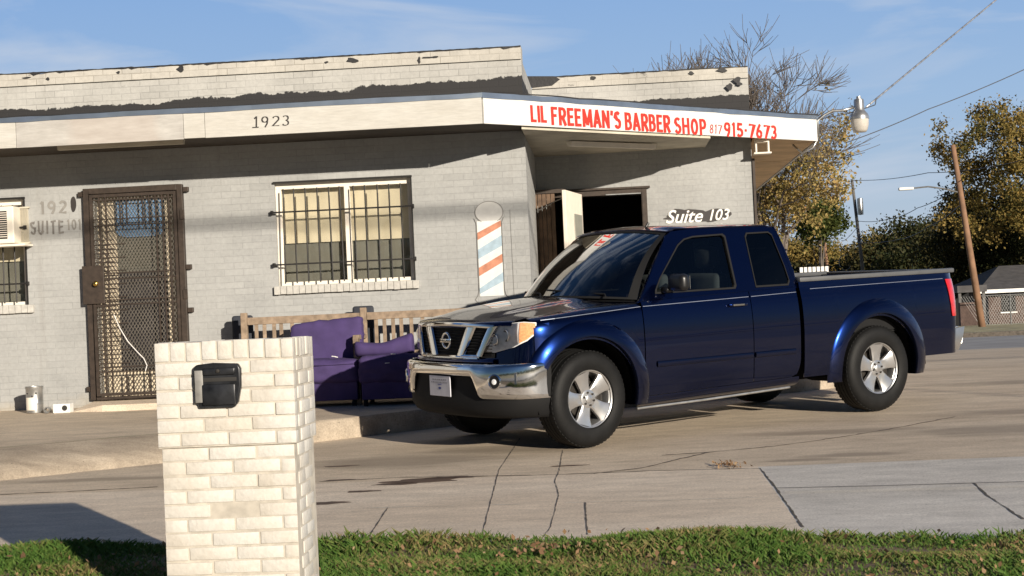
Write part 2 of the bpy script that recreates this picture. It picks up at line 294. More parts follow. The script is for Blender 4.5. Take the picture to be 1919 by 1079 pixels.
# ------------------------------------------------------------------ mesh builder
class MB:
    def __init__(s): s.v = []; s.f = []; s.mi = []; s.cur = 0
    def add(s, vs, fs):
        o = len(s.v); s.v += [tuple(v) for v in vs]; s.f += [tuple(i + o for i in f) for f in fs]; s.mi += [s.cur] * len(fs)
    def box(s, x0, x1, y0, y1, z0, z1, mat=None, bev=0):
        vs = [Vector((x, y, z)) for z in (z0, z1) for y in (y0, y1) for x in (x0, x1)]
        if mat: vs = [mat @ v for v in vs]
        s.add(vs, [(0, 2, 3, 1), (4, 5, 7, 6), (0, 1, 5, 4), (2, 6, 7, 3), (0, 4, 6, 2), (1, 3, 7, 5)]); return s
    def rbox(s, x0, x1, y0, y1, z0, z1, r=.01, mat=None, seg=2):
        bm = bmesh.new(); bmesh.ops.create_cube(bm, size=1)
        for v in bm.verts: v.co = Vector(((x0 + x1) / 2 + v.co.x * (x1 - x0), (y0 + y1) / 2 + v.co.y * (y1 - y0), (z0 + z1) / 2 + v.co.z * (z1 - z0)))
        bmesh.ops.bevel(bm, geom=bm.edges[:], offset=r, segments=seg, profile=.5, affect='EDGES')
        if mat: bmesh.ops.transform(bm, matrix=mat, verts=bm.verts)
        bm.verts.index_update(); s.add([v.co for v in bm.verts], [[v.index for v in f.verts] for f in bm.faces]); bm.free(); return s
    def tube(s, pts, r, n=8, caps=True):
        pts = [Vector(p) for p in pts]; rs = r if isinstance(r, (list, tuple)) else [r] * len(pts); vs = []; up = Vector((0, 0, 1)); prev = None
        for i, p in enumerate(pts):
            d = (pts[min(i + 1, len(pts) - 1)] - pts[max(i - 1, 0)]).normalized()
            if prev is None: a = d.cross(up if abs(d.z) < .95 else Vector((1, 0, 0))).normalized()
            else: a = (prev - d * prev.dot(d)).normalized()
            prev = a; b = d.cross(a)
            vs += [p + (a * math.cos(2 * math.pi * k / n) + b * math.sin(2 * math.pi * k / n)) * rs[i] for k in range(n)]
        fs = [(i * n + k, i * n + (k + 1) % n, (i + 1) * n + (k + 1) % n, (i + 1) * n + k) for i in range(len(pts) - 1) for k in range(n)]
        if caps: fs += [tuple(range(n - 1, -1, -1)), tuple((len(pts) - 1) * n + k for k in range(n))]
        s.add(vs, fs); return s
    def lathe(s, prof, n=32, mat=Matrix(), axis='z', closed=False):   # prof: (r, h)
        vs = []
        for r, h in prof:
            for k in range(n):
                a = 2 * math.pi * k / n; v = Vector((r * math.cos(a), r * math.sin(a), h)) if axis == 'z' else Vector((r * math.cos(a), h, r * math.sin(a)))
                vs.append(mat @ v)
        m = len(prof); fs = [(i * n + k, i * n + (k + 1) % n, ((i + 1) % m) * n + (k + 1) % n, ((i + 1) % m) * n + k) for i in range(m if closed else m - 1) for k in range(n)]
        s.add(vs, fs); return s
    def grid(s, fn, nu, nv, us=None, vs_=None, wrap=False):
        us = us or [i / nu for i in range(nu + 1)]; vs_ = vs_ or [j / nv for j in range(nv + 1)]
        P = [fn(u, v) for u in us for v in vs_]; w = len(vs_)
        s.add(P, [(i * w + j, (i + 1) * w + j, (i + 1) * w + j + 1, i * w + j + 1) for i in range(len(us) - 1) for j in range(w - 1)]); return s
    def poly(s, loops, fn, depth=None):
        """flat polygon with holes; loops in 2D mapped by fn(a,b,k) with k=0 front, k=1 back"""
        flat = [p for l in loops for p in l]; tris = tessellate_polygon([[Vector((a, b, 0)) for a, b in l] for l in loops])
        s.add([fn(a, b, 0) for a, b in flat], [tuple(t_) for t_ in tris])
        if depth:
            n = len(flat); s.add([fn(a, b, 1) for a, b in flat], [tuple(reversed(t_)) for t_ in tris])
            for l in loops:
                k = len(l); s.add([fn(a, b, 0) for a, b in l] + [fn(a, b, 1) for a, b in l], [(i, (i + 1) % k, k + (i + 1) % k, k + i) for i in range(k)])
        return s
    def build(s, name, mats, parent=None, smooth=False, solid=0, bev=0, kind=None, label=None, recalc=True, origin=None):
        me = bpy.data.meshes.new(name); me.from_pydata(s.v, [], s.f)
        for m_ in (mats if isinstance(mats, (list, tuple)) else [mats]): me.materials.append(m_)
        if max(s.mi, default=0): me.polygons.foreach_set('material_index', s.mi)
        if recalc:
            bm = bmesh.new(); bm.from_mesh(me); bmesh.ops.remove_doubles(bm, verts=bm.verts, dist=.0002); bmesh.ops.recalc_face_normals(bm, faces=bm.faces)
            bm.to_mesh(me); bm.free()
        o = bpy.data.objects.new(name, me); COL.objects.link(o)
        if smooth:
            me.polygons.foreach_set('use_smooth', [True] * len(me.polygons))
            if smooth is not True: me.set_sharp_from_angle(angle=R(smooth))
        if solid and smooth:
            bm = bmesh.new(); bm.from_mesh(me)
            for e in bm.edges:
                if e.is_boundary: e.smooth = False
            bm.to_mesh(me); bm.free()
        if solid: md = o.modifiers.new('s', 'SOLIDIFY'); md.thickness = solid; md.offset = 0
        if bev: md = o.modifiers.new('b', 'BEVEL'); md.width = bev; md.segments = 2; md.limit_method = 'ANGLE'
        if parent:
            o.parent = parent
            if parent.get('_w'): o.location = -parent.location
            elif parent.type == 'MESH': pass
        if kind: o['kind'] = kind
        if label: o['label'] = label
        return o
def thing(name, label, cat, loc=(0, 0, 0), group=None, world=True):
    o = bpy.data.objects.new(name, None); COL.objects.link(o); o.location = loc; o['label'] = label; o['category'] = cat; o.empty_display_size = .2
    if group: o['group'] = group
    if world: o['_w'] = 1
    return o
def tag(o, label, cat, group=None, kind=None):
    if label: o['label'] = label
    if cat: o['category'] = cat
    if group: o['group'] = group
    if kind: o['kind'] = kind
    return o
def quads(name, V, mat, parent=None, per=4):
    """fast mesh from an (n*per,3) vertex array"""
    V = np.asarray(V, np.float32); n = len(V) // per; me = bpy.data.meshes.new(name)
    me.vertices.add(len(V)); me.vertices.foreach_set('co', V.ravel()); me.loops.add(len(V)); me.loops.foreach_set('vertex_index', np.arange(len(V), dtype=np.int32))
    me.polygons.add(n); me.polygons.foreach_set('loop_start', np.arange(0, len(V), per, dtype=np.int32)); me.polygons.foreach_set('loop_total', np.full(n, per, np.int32))
    me.update(calc_edges=True); me.materials.append(mat); o = bpy.data.objects.new(name, me); COL.objects.link(o)
    if parent:
        o.parent = parent
        if parent.get('_w'): o.location = -parent.location
    return o
def text_mesh(mb, s, fn, a0, a1, b0, b1, bold=0., shear=0., mono=False):
    """write string s stretched to the rectangle a0..a1 x b0..b1, mapped by fn(a,b)"""
    cu = bpy.data.curves.new('t', 'FONT'); cu.body = s; cu.size = 1; cu.offset = bold; cu.shear = shear; cu.resolution_u = 4
    o = bpy.data.objects.new('t', cu); COL.objects.link(o); bpy.context.view_layer.update()
    me = bpy.data.meshes.new_from_object(o.evaluated_get(bpy.context.evaluated_depsgraph_get()))
    xs = [v.co.x for v in me.vertices]; ys = [v.co.y for v in me.vertices]; x0, x1, y0, y1 = min(xs), max(xs), min(ys), max(ys)
    mb.add([fn(a0 + (v.co.x - x0) / (x1 - x0) * (a1 - a0), b0 + (v.co.y - y0) / (y1 - y0) * (b1 - b0)) for v in me.vertices], [tuple(p_.vertices) for p_ in me.polygons])
    bpy.data.objects.remove(o); bpy.data.curves.remove(cu); bpy.data.meshes.remove(me)

# ------------------------------------------------------------------ ground
GX = [-40, -6, 2.6, 3.2, 4.5, 8.8, 17, 20, 24, 35, 50, 70, 700]
GZ = [-.05, -.05, -.05, -.04, .05, .135, .425, .462, .43, .20, .10, .10, .10]
def gz(y): return float(np.interp(y, GX, GZ))
def sheet(name, x0, x1, y0, y1, off, mat, dx=1., dy=.5, kind='structure'):
    ys = sorted(set([y0, y1] + [g for g in GX if y0 < g < y1] + [y0 + (y1 - y0) * i / max(1, int((y1 - y0) / dy)) for i in range(int((y1 - y0) / dy) + 1)]))
    mb = MB(); mb.add([(x, y, gz(y) + off) for y in ys for x in (x0, x1)], [(2 * i, 2 * i + 1, 2 * i + 3, 2 * i + 2) for i in range(len(ys) - 1)])
    return mb.build(name, mat, kind=kind)
sheet('ground', -500, 500, -300, 600, -.03, M['verge'], dy=40)
sheet('road', -200, 200, -6, 3.1, -.012, M['asphalt'])
sheet('verge_strip', -60, 30, 4.3, 7.7, -.014, M['soil'])
sheet('driveway', -60, 9.2, 11.3, 33, -.008, M['conc'])
sheet('sidewalk', -60, .985, 7.7, 11.3, -.008, M['walk'])
sheet('new_pavement', .985, 9.2, 7.7, 11.3, -.008, M['newconc'])
sheet('side_street', 9.2, 60, 8.8, 33, -.012, M['asphalt'])
sheet('cross_street', -60, 120, 33, 47, -.008, M['asphalt'])
mb = MB(); mb.box(-60, 120, 3.1, 3.3, -.2, .06); mb.build('kerb', M['curbconc'], kind='structure')
mb = MB(); mb.box(-60, 120, 47, 47.3, -.2, .24); mb.build('far_kerb', M['joint'], kind='structure')  # dark colour paints the shadow line along this kerb
mb = MB(); mb.box(-60, 160, 47.3, 59, -.2, .238); mb.build('far_verge', M['verge'], kind='structure')
# narrow pale gutter lip in the new pavement
def ribbon(mb, pts, w, off, jit=0, taper=False):
    """strip on the ground following 2D points"""
    P = []; n = len(pts)
    dense = []
    for i in range(n - 1):
        k = max(1, int(math.dist(pts[i], pts[i + 1]) / .06)) if jit else 1
        for j in range(k): dense.append((pts[i][0] + (pts[i + 1][0] - pts[i][0]) * j / k, pts[i][1] + (pts[i + 1][1] - pts[i][1]) * j / k))
    dense.append(pts[-1])
    if jit: dense = [(x + random.gauss(0, jit), y + random.gauss(0, jit)) for x, y in dense]
    for i, p in enumerate(dense):
        a = dense[max(0, i - 1)]; b = dense[min(len(dense) - 1, i + 1)]; d = Vector((b[0] - a[0], b[1] - a[1], 0)).normalized(); nn = Vector((-d.y, d.x, 0))
        ww = w * (random.uniform(.3, 1.3) if jit else 1)
        for s_ in (-1, 1):
            q = Vector((p[0], p[1], 0)) + nn * s_ * ww / 2; q.z = gz(q.y) + off - .0095; P.append(q)
    mb.add(P, [(2 * i, 2 * i + 1, 2 * i + 3, 2 * i + 2) for i in range(len(dense) - 1)])
def S(px, py):      # sight line to the sloping forecourt
    p = onplane(px, py, (0, 13.46, .30), Vector((0, -.0354, 1))); return (p.x, p.y)
mb = MB(); ribbon(mb, [S(1470, 921), S(1640, 917), S(1850, 911), S(2100, 903)], .10, .0025)
mb.build('gutter_lip', M['lipconc'], kind='structure')
mb = MB()
for a in ([S(1425, 876), S(1455, 913), S(1505, 986)], [S(1825, 903), S(1848, 925), S(1919, 971)]): ribbon(mb, a, .014, .004, .002)
for a in ([S(1055, 842), S(1048, 880), S(1040, 900), S(1048, 925), S(1032, 985), S(1020, 1005)], [S(975, 820), S(935, 880), S(925, 920), S(902, 1005)]): ribbon(mb, a, .007, .004, .0018)
for a in ([S(1097, 940), S(1101, 1000)], [S(727, 950), S(690, 1006)]): ribbon(mb, a, .010, .004, .001)
for a in ([S(600, 901), S(760, 893), S(900, 891), S(1040, 888), S(1240, 880), S(1425, 876)], [S(-60, 928), S(120, 920), S(295, 911)]): ribbon(mb, a, .022, .004, .004)
for a in ([S(1240, 852), S(1330, 846), S(1450, 835), S(1540, 823), S(1650, 806), S(1790, 780)], [S(1110, 886), S(1200, 876), S(1260, 862), S(1330, 846)]): ribbon(mb, a, .024, .004, .006)
for a in ([S(1455, 913), S(1640, 909), S(1850, 903), S(2000, 899)],): ribbon(mb, a, .012, .005)
mb.build('pavement_joint', M['joint'], kind='structure')
mb = MB()
for a in ([S(620, 952), S(760, 948), S(850, 946)], [S(920, 944), S(975, 943)], [S(1060, 940), S(1240, 936), S(1425, 930)]): ribbon(mb, a, .018, .003, .002)
mb.build('pale_score_line', M['lipconc'], kind='structure')
def blob(mb, cx, cy, rx, ry, off, n=28, rough=.35):
    ph = [random.uniform(0, 6.28) for _ in range(5)]
    P = [Vector((cx, cy, gz(cy) + off))]
    for k in range(n):
        a = 2 * math.pi * k / n; r = 1 + rough * (.5 * math.sin(2 * a + ph[0]) + .3 * math.sin(3 * a + ph[1]) + .3 * math.sin(5 * a + ph[2]) + .2 * math.sin(9 * a + ph[3]))
        y = cy + ry * r * math.sin(a); P.append(Vector((cx + rx * r * math.cos(a), y, gz(y) + off)))
    mb.add(P, [(0, 1 + k, 1 + (k + 1) % n) for k in range(n)])
mb = MB()
for px, py, w, h in ((790, 899, .30, .10), (845, 893, .22, .05), (680, 919, .10, .05), (612, 941, .12, .07), (1065, 871, .12, .04), (640, 872, .12, .04), (745, 905, .18, .05), (635, 898, .1, .04)):
    x, y = S(px, py); blob(mb, x, y, w, h, -.0068)
mb.build('oil_stain', M['oil'], kind='structure')
# raised concrete pad in front of the building, with its worn kerb
PADZ = lambda x, y: .495 + .035 * (y - 14.0) + (.06 * max(0, min(1, (x + 4.9) / .5)) if False else 0)
edge_b = [(-14, 7.6), (-7.5, 10.6), (-4.775, 12.175), (-3.734, 12.846), (-2.628, 13.99), (-2.293, 14.245), (-1.588, 14.82), (-.8, 15.4), (.4, 16.1), (1.9, 16.85), (2.4, 17.3), (2.45, 19.5), (2.45, 30)]
wd_ = [.62, .62, .62, .55, .10, .03, .03, .03, .03, .05, .06, .06, .06]
mb = MB(); top = []; bot = []
dense = []
for i in range(len(edge_b) - 1):
    k = max(1, int(math.dist(edge_b[i], edge_b[i + 1]) / .12))
    for j in range(k):
        f = j / k; dense.append((edge_b[i][0] * (1 - f) + edge_b[i + 1][0] * f, edge_b[i][1] * (1 - f) + edge_b[i + 1][1] * f, wd_[i] * (1 - f) + wd_[i + 1] * f))
dense.append((*edge_b[-1], wd_[-1]))
for i, (x, y, w) in enumerate(dense):
    a = dense[max(0, i - 1)]; b = dense[min(len(dense) - 1, i + 1)]; d = Vector((b[0] - a[0], b[1] - a[1], 0)).normalized(); nn = Vector((-d.y, d.x, 0))
    j = random.gauss(0, .008); j2 = random.gauss(0, .008)
    rows = []
    for u, hz in ((0, -.05), (.05, .25), (.35, .62), (.7, .88), (1, 1.0)) if w > .3 else ((0, -.05), (.1, .45), (.35, .9), (.6, .985), (1, 1.0)):
        q = Vector((x, y, 0)) + nn * (w * u + j * (1 - u)); zb = gz(min(q.y, 17)); zt = PADZ(q.x, q.y) - (.0 if w > .3 else 0)
        zt = min(zt, zb + .20); q.z = zb + (zt - zb) * hz + (j2 if .05 < hz < .98 else 0); rows.append(q)
    top.append(rows)
mb.grid(lambda u, v: top[int(round(u))][int(round(v))], 0, 0, list(range(len(top))), list(range(5)))
mb.build('kerb_edge', M['curbconc'], kind='structure', smooth=50)
mb = MB()
for i in range(len(top) - 1):
    a, b = top[i][4], top[i + 1][4]
    if b.x <= a.x + 1e-6: continue
    A = [a.lerp(Vector((a.x, 19.5, PADZ(a.x, 19.5))), k / 3) for k in range(4)]; B = [b.lerp(Vector((b.x, 19.5, PADZ(b.x, 19.5))), k / 3) for k in range(4)]
    for k in range(3): mb.add([A[k], B[k], B[k + 1], A[k + 1]], [(0, 1, 2, 3)])
mb.build('forecourt_pad', M['conc'], kind='structure')
mb = MB()
P = [top[i][4] for i in range(len(top)) if top[i][4].x < -3.2 and top[i][4].x > -9]
vs = []
for q in P:
    for s_ in (-.5, .5): vs.append(q + Vector((-.02, .03, .004)) * 1 + Vector((0, s_ * random.uniform(.01, .035), .003)))
mb.add(vs, [(2 * i, 2 * i + 1, 2 * i + 3, 2 * i + 2) for i in range(len(P) - 1)]); mb.build('weedy_joint', M['grass'], kind='structure')
# threshold slab at the barred door
D = 16.5
dl = W(176, 752, D); 
sl_ = [(-5.42, 16.49), (-3.9, 16.49), (-3.0, 16.49), (-3.0, 15.9), (-5.15, 15.9), (-5.55, 16.02)]
mb = MB(); zt = .645
vs = [(x, y, zt - (.0 if y > 16.3 else .02) - (.07 if x < -5.5 else 0)) for x, y in sl_]; n = len(vs)
mb.add(vs + [(x, y, .45) for x, y in sl_], [tuple(range(n))] + [(i, (i + 1) % n, n + (i + 1) % n, n + i) for i in range(n)])
mb.build('threshold_slab', M['walk'], kind='structure')

# ------------------------------------------------------------------ building
ZS, ZE = 3.222, 3.25; CX, CY = -1.145, 15.5; EX, EY = 2.54, 19.16; D2 = 18.8; XC = -.79; XR = 1.74; FH = .275
ZTOP, ZTOP2 = 4.12, 4.125
B = thing('shop_building', 'low grey painted brick shop building with white fascia and barber shop sign', 'building', (-3, 16.5, .55))
def wallp(mb, x0, x1, z0, z1, y, holes, dep=.14, flip=False):
    xs = sorted({x0, x1, *[h[0] for h in holes], *[h[1] for h in holes]}); zs = sorted({z0, z1, *[h[2] for h in holes], *[h[3] for h in holes]})
    for i in range(len(xs) - 1):
        for j in range(len(zs) - 1):
            cx, cz = (xs[i] + xs[i + 1]) / 2, (zs[j] + zs[j + 1]) / 2
            if any(h[0] < cx < h[1] and h[2] < cz < h[3] for h in holes): continue
            mb.add([(xs[i], y, zs[j]), (xs[i + 1], y, zs[j]), (xs[i + 1], y, zs[j + 1]), (xs[i], y, zs[j + 1])], [(0, 1, 2, 3)])
    for a, b, c, d in holes:
        mb.add([(a, y, c), (a, y + dep, c), (a, y + dep, d), (a, y, d)], [(0, 1, 2, 3)]); mb.add([(b, y, c), (b, y, d), (b, y + dep, d), (b, y + dep, c)], [(0, 1, 2, 3)])
        mb.add([(a, y, c), (b, y, c), (b, y + dep, c), (a, y + dep, c)], [(0, 1, 2, 3)]); mb.add([(a, y, d), (a, y + dep, d), (b, y + dep, d), (b, y, d)], [(0, 1, 2, 3)])
w1 = (-3.425, -2.0, 1.76, 2.825); w0 = (-7.5, -6.10, 1.69, 2.80); dr = (-5.35, -4.46, .64, 2.80)
mb = MB(); wallp(mb, -14, XC, .3, 3.55, D, [w1, w0, dr]); mb.build('wall', M['wall'], B, recalc=False)
rd = (-.60, .44, .62, 2.70)
mb = MB(); wallp(mb, XC, XR, .3, 3.55, D2, [rd])
mb.add([(XC, D, .3), (XC, D2, .3), (XC, D2, 3.55), (XC, D, 3.55)], [(0, 1, 2, 3)]); mb.add([(XR, D2, .3), (XR, 34, .3), (XR, 34, 3.55), (XR, D2, 3.55)], [(0, 1, 2, 3)])
mb.build('recessed_wall', M['wall'], B, recalc=False)
def parapet(name, x0, x1, y, zt, side_to, mats, cop=.13):
    mb = MB(); mb.box(x0, x1, y, y + .25, 3.55, zt - cop)
    if side_to: mb.box(x1 - .25, x1, y + .25, side_to, 3.55, zt - cop)
    o = mb.build(name, mats, B)
    mb = MB(); xs = np.linspace(x0, x1, int((x1 - x0) / .1) + 2); P = []
    for x in xs:      # uneven capping courses
        j = random.gauss(0, .006); zz = zt + j; P.append([(x, y - .022, zt - cop), (x, y - .022 + random.gauss(0, .002), zz - .008), (x, y - .012, zz), (x, y + .29, zz), (x, y + .29, zt - cop)])
    mb.grid(lambda u, v: P[int(u)][int(v)], 0, 0, list(range(len(P))), list(range(5)))
    mb.add(P[0], [(0, 1, 2, 3, 4)]); mb.add(P[-1], [(4, 3, 2, 1, 0)])
    mb.build('coping', M['coping'], o)
    mb = MB(); P = []
    xs = np.linspace(x0, x1, int((x1 - x0) / .035) + 2); dr_ = 0
    for x in xs:
        dr_ = max(0, min(.03, dr_ * .6 + max(0, random.gauss(-.002, .006)) + (.02 if random.random() < .02 else 0))); P.append([(x, y - .026, zt - dr_), (x, y - .028, zt + .006 + random.gauss(0, .0015)), (x, y + .1, zt + .014)])
    mb.grid(lambda u, v: P[int(u)][int(v)], 0, 0, list(range(len(P))), list(range(3))); mb.build('tar_edge', M['tar'], o, solid=.006)
    return o
pa = parapet('parapet', -14, XC, D, ZTOP, 34, M['parapet'])
pb = parapet('parapet', XC, XR, D2, ZTOP2, 34, M['parapet_back'])
# missing coping at the inner end of the low parapet: black bare patch; knocked-out spots
def splat(mb, px, py, rx, ry, y, n=14, jit=.15):
    c = W(px, py, y); ph = random.uniform(0, 6)
    mb.add([c + Vector((rx * math.cos(a) * (1 + 2 * jit * math.sin(3 * a + ph) + random.uniform(-jit, jit)), 0, ry * math.sin(a) * (1 + 2 * jit * math.sin(2 * a + ph)))) for a in [2 * math.pi * k / n for k in range(n)]], [tuple(range(n))])
mb = MB(); P = [W(985, 143, D2 - .035), W(1040, 143, D2 - .035), W(1050, 149, D2 - .035), W(1036, 160, D2 - .035), W(985, 166, D2 - .035)]
mb.add(P, [(0, 1, 2, 3, 4)]); mb.build('bare_patch', M['tar'], pb, recalc=False)
for px, py, rx, ry in ((1382, 150, .045, .03), (1368, 163, .035, .035), (1354, 131, .06, .025), (1112, 146, .03, .025), (1296, 137, .03, .02), (1386, 157, .03, .025)):
    mb = MB(); splat(mb, px, py, rx, ry, D2 - .038 - random.random() * .002); mb.build('bare_patch', M['tar'], pb, recalc=False)
for px, py, rx, ry in ((660, 113, .06, .028), (339, 129, .035, .03), (800, 108, .06, .010), (786, 113, .015, .03), (815, 107, .05, .008), (222, 136, .02, .012), (612, 117, .02, .012), (50, 146, .05, .008), (90, 148, .02, .015)):
    mb = MB(); splat(mb, px, py, rx, ry, D - .028 - random.random() * .002); mb.build('bare_patch', M['tar'], pa, recalc=False)
# roofs and rear closure so that the inside is dark
mb = MB(); mb.box(-14, XC, D + .25, 34, 3.4, 3.5); mb.box(XC, XR, D2 + .25, 34, 3.4, 3.5); mb.box(-14, XR, 34, 34.2, .2, 3.6); mb.box(-14.2, -14, D, 34, .2, 4.0); mb.build('roof', M['tar'], B)
mb = MB(); mb.box(-14, XR - .1, D + .9, 34, .3, .615); mb.box(XC - .2, XC - .05, D + .2, 30, .3, 3.4); mb.box(-1.2, XR - .1, 22, 22.1, .6, 3.4); mb.box(XR - .15, XR - .05, D2 + .2, 22, .6, 3.4)
mb.build('room', M['interior'], B)
# canopy: roof slab, drip edge, fascia boards, soffit
ZR = ZS + FH
def fpt(s): f = s; return (CX + (EX - CX) * f, CY + (EY - CY) * f)
dl_ = math.hypot(EX - CX, EY - CY); dd = Vector(((EX - CX) / dl_, (EY - CY) / dl_, 0)); dn = Vector((dd.y, -dd.x, 0))
can = MB()
outer = [(-14, CY), (CX, CY), (EX, EY), (EX, 33)]
inner = [(-14, D), (XC, D), (XC, D2), (XR, D2), (XR, 33)]
plan = outer + inner[::-1]
def zfas(x, y): return ZS + (ZE - ZS) * max(0, min(1, (x - CX) / (EX - CX)))
can.poly([plan], lambda a, b, k: Vector((a, b, zfas(a, b) + FH + (.03 if k == 0 else .0))), 1)
cano = can.build('canopy_roof', M['tar'], B)
mb = MB(); P = [(x, y) for x, y in outer]
def offs(i, d):
    a = Vector(outer[i]); 
    ns = []
    for j in (i - 1, i):
        if 0 <= j < len(outer) - 1: e = (Vector(outer[j + 1]) - Vector(outer[j])).normalized(); ns.append(Vector((e.y, -e.x)))
    n = sum(ns, Vector((0, 0))); n.normalize(); return a + n * (d / max(.3, n.dot(ns[0])))
def strip(mb, d, z0, z1, bulge=0.):
    for i in range(len(outer) - 1):
        L0, L1 = offs(i, d), offs(i + 1, d); k = max(1, int((L1 - L0).length / .25)); ps = [L0.lerp(L1, j / k) for j in range(k + 1)]
        vs = []
        for q in ps: h = zfas(q.x, q.y) - ZS; w = random.gauss(0, bulge); vs += [(q.x, q.y + w, z0 + h + w), (q.x, q.y, z1 + h + w)]
        mb.add(vs, [(2 * j, 2 * j + 2, 2 * j + 3, 2 * j + 1) for j in range(k)])
strip(mb, .028, ZR - .022, ZR + .032, .0025); mb.build('drip_edge', M['flash'], cano, solid=.004)
mb = MB(); strip(mb, .034, ZR + .028, ZR + .04, .003); mb.build('tar_lip', M['tar'], cano, solid=.004)
def fascia(i, x0, x1, mat, name='fascia', dz=0, off=0., z1=None):
    mb = MB(); a = offs(i, off); b = offs(i + 1, off); e = (b - a).normalized(); nn = Vector((e.y, -e.x))
    A = a.lerp(b, x0); Bq = a.lerp(b, x1)
    zb0 = zfas(A.x, A.y) + dz; zb1 = zfas(Bq.x, Bq.y) + dz
    vs = []
    for q, z in ((A, zb0), (Bq, zb1)):
        for o_ in (0, .024):
            vs += [(q.x + nn.x * o_, q.y + nn.y * o_, z), (q.x + nn.x * o_, q.y + nn.y * o_, z + (z1 or FH - .005))]
    mb.add(vs, [(0, 1, 5, 4), (2, 6, 7, 3), (0, 4, 6, 2), (1, 3, 7, 5), (0, 2, 3, 1), (4, 5, 7, 6)])
    return mb.build(name, mat, B, bev=.003)
Lm = CX + 14
def fx(px): return (W(px, 240, CY).x + 14) / Lm
fascia(0, 0, fx(31), M['fascia'])
fascia(0, fx(31) + .0003, fx(345), M['fascia_worn'], dz=-.002)
fascia(0, fx(345) + .0003, fx(385), M['fascia'], dz=.004, z1=FH - .01)
fo = fascia(0, fx(385) + .0003, 1, M['fascia'])
fsign = fascia(1, 0, 1, M['fascia_sign'], 'sign_board')
fascia(2, .002, 1, M['fascia'])
mb = MB(); fn = lambda a, b: Vector((a, CY - .028, b))
NUM1923 = [(a, b) for a, b in ((476, 485), (490, 505), (510, 526), (529, 544))]
sn = dn * .0285
def sgn(px, py):
    p = onplane(px, py, (CX, CY, 0), dn); return (Vector((p.x - CX, p.y - CY, 0)).dot(dd), p.z)
def sfn(a, b): return Vector((CX, CY, 0)) + dd * a + sn + Vector((0, 0, b))
def K(x, y): return (960 + x / 2.697, 80 + y / 2.697)
def arc(cx, cy, rx, ry, a0, a1, n=10): return [(cx + rx * math.cos(R(a0 + (a1 - a0) * i / n)), cy + ry * math.sin(R(a0 + (a1 - a0) * i / n))) for i in range(n + 1)]
GLY = {'L': (.62, [[(.12, 1), (.12, .0)], [(.02, .08), (.6, .08)]]), 'I': (.26, [[(.13, 1), (.13, 0)]]), 'F': (.62, [[(.12, 1), (.12, 0)], [(.02, .92), (.6, .92)], [(.12, .52), (.52, .52)]]),
 'E': (.64, [[(.12, 1), (.12, 0)], [(.02, .92), (.62, .92)], [(.12, .51), (.54, .51)], [(.02, .08), (.62, .08)]]),
 'R': (.72, [[(.12, 1), (.12, 0)], [(.02, .92), (.40, .92)] + arc(.40, .70, .20, .22, 90, -90)[1:] + [(.12, .48)], [(.34, .48), (.64, .0)]]),
 'P': (.68, [[(.12, 1), (.12, 0)], [(.02, .92), (.38, .92)] + arc(.38, .68, .20, .24, 90, -90)[1:] + [(.12, .44)]]),
 'B': (.72, [[(.12, 1), (.12, 0)], [(.02, .92), (.36, .92)] + arc(.36, .72, .18, .20, 90, -90)[1:] + [(.12, .52)], [(.36, .52)] + arc(.38, .30, .22, .22, 90, -90)[1:] + [(.02, .08)]]),
 'M': (.98, [[(.12, 0), (.16, 1)], [(.16, .98), (.48, .12)], [(.48, .12), (.80, .98)], [(.80, 1), (.86, 0)]]), 'A': (.78, [[(.08, 0), (.38, 1)], [(.36, 1), (.68, 0)], [(.20, .30), (.56, .30)]]),
 'N': (.78, [[(.12, 0), (.12, 1)], [(.12, .98), (.64, .04)], [(.64, 0), (.64, 1)]]), "'": (.26, [[(.16, 1.02), (.10, .74)]]),
 'S': (.66, [arc(.33, .72, .22, .20, 35, 180, 8) + arc(.33, .30, .23, .22, 100, -160, 14)]), 'H': (.76, [[(.12, 1), (.12, 0)], [(.62, 1), (.62, 0)], [(.12, .5), (.62, .5)]]),
 'O': (.78, [arc(.38, .5, .26, .42, 0, 360, 20)]), '9': (.66, [arc(.32, .68, .22, .24, 0, 360, 14), [(.54, .68), (.50, .3), (.34, .0)]]), '1': (.40, [[(.24, 1), (.24, 0)], [(.08, .80), (.24, .97)]]),
 '5': (.66, [[(.56, .92), (.16, .92), (.13, .50)] + arc(.30, .32, .25, .24, 120, -150, 12)]), '7': (.66, [[(.06, .92), (.58, .92), (.24, 0)]]), '6': (.66, [arc(.33, .30, .22, .23, 0, 360, 14), [(.42, 1.0), (.18, .62), (.11, .32)]]),
 '3': (.66, [arc(.30, .72, .22, .20, 140, -80, 10) + arc(.30, .29, .24, .22, 80, -150, 12)]), '8': (.62, [arc(.3, .72, .18, .2, 0, 360, 12), arc(.3, .27, .22, .22, 0, 360, 12)]), '·': (.34, [[(.06, .5), (.26, .5)]]), ' ': (.34, []),
 'U': (.72, [[(.12, 1), (.12, .32)] + arc(.34, .30, .22, .24, 180, 360, 10) + [(.56, 1)]]), 'T': (.64, [[(.04, .92), (.60, .92)], [(.32, .92), (.32, 0)]]), '0': (.66, [arc(.33, .5, .22, .42, 0, 360, 18)]), '2': (.66, [arc(.32, .70, .22, .22, 160, -30, 10) + [(.10, .08), (.58, .08)]])}
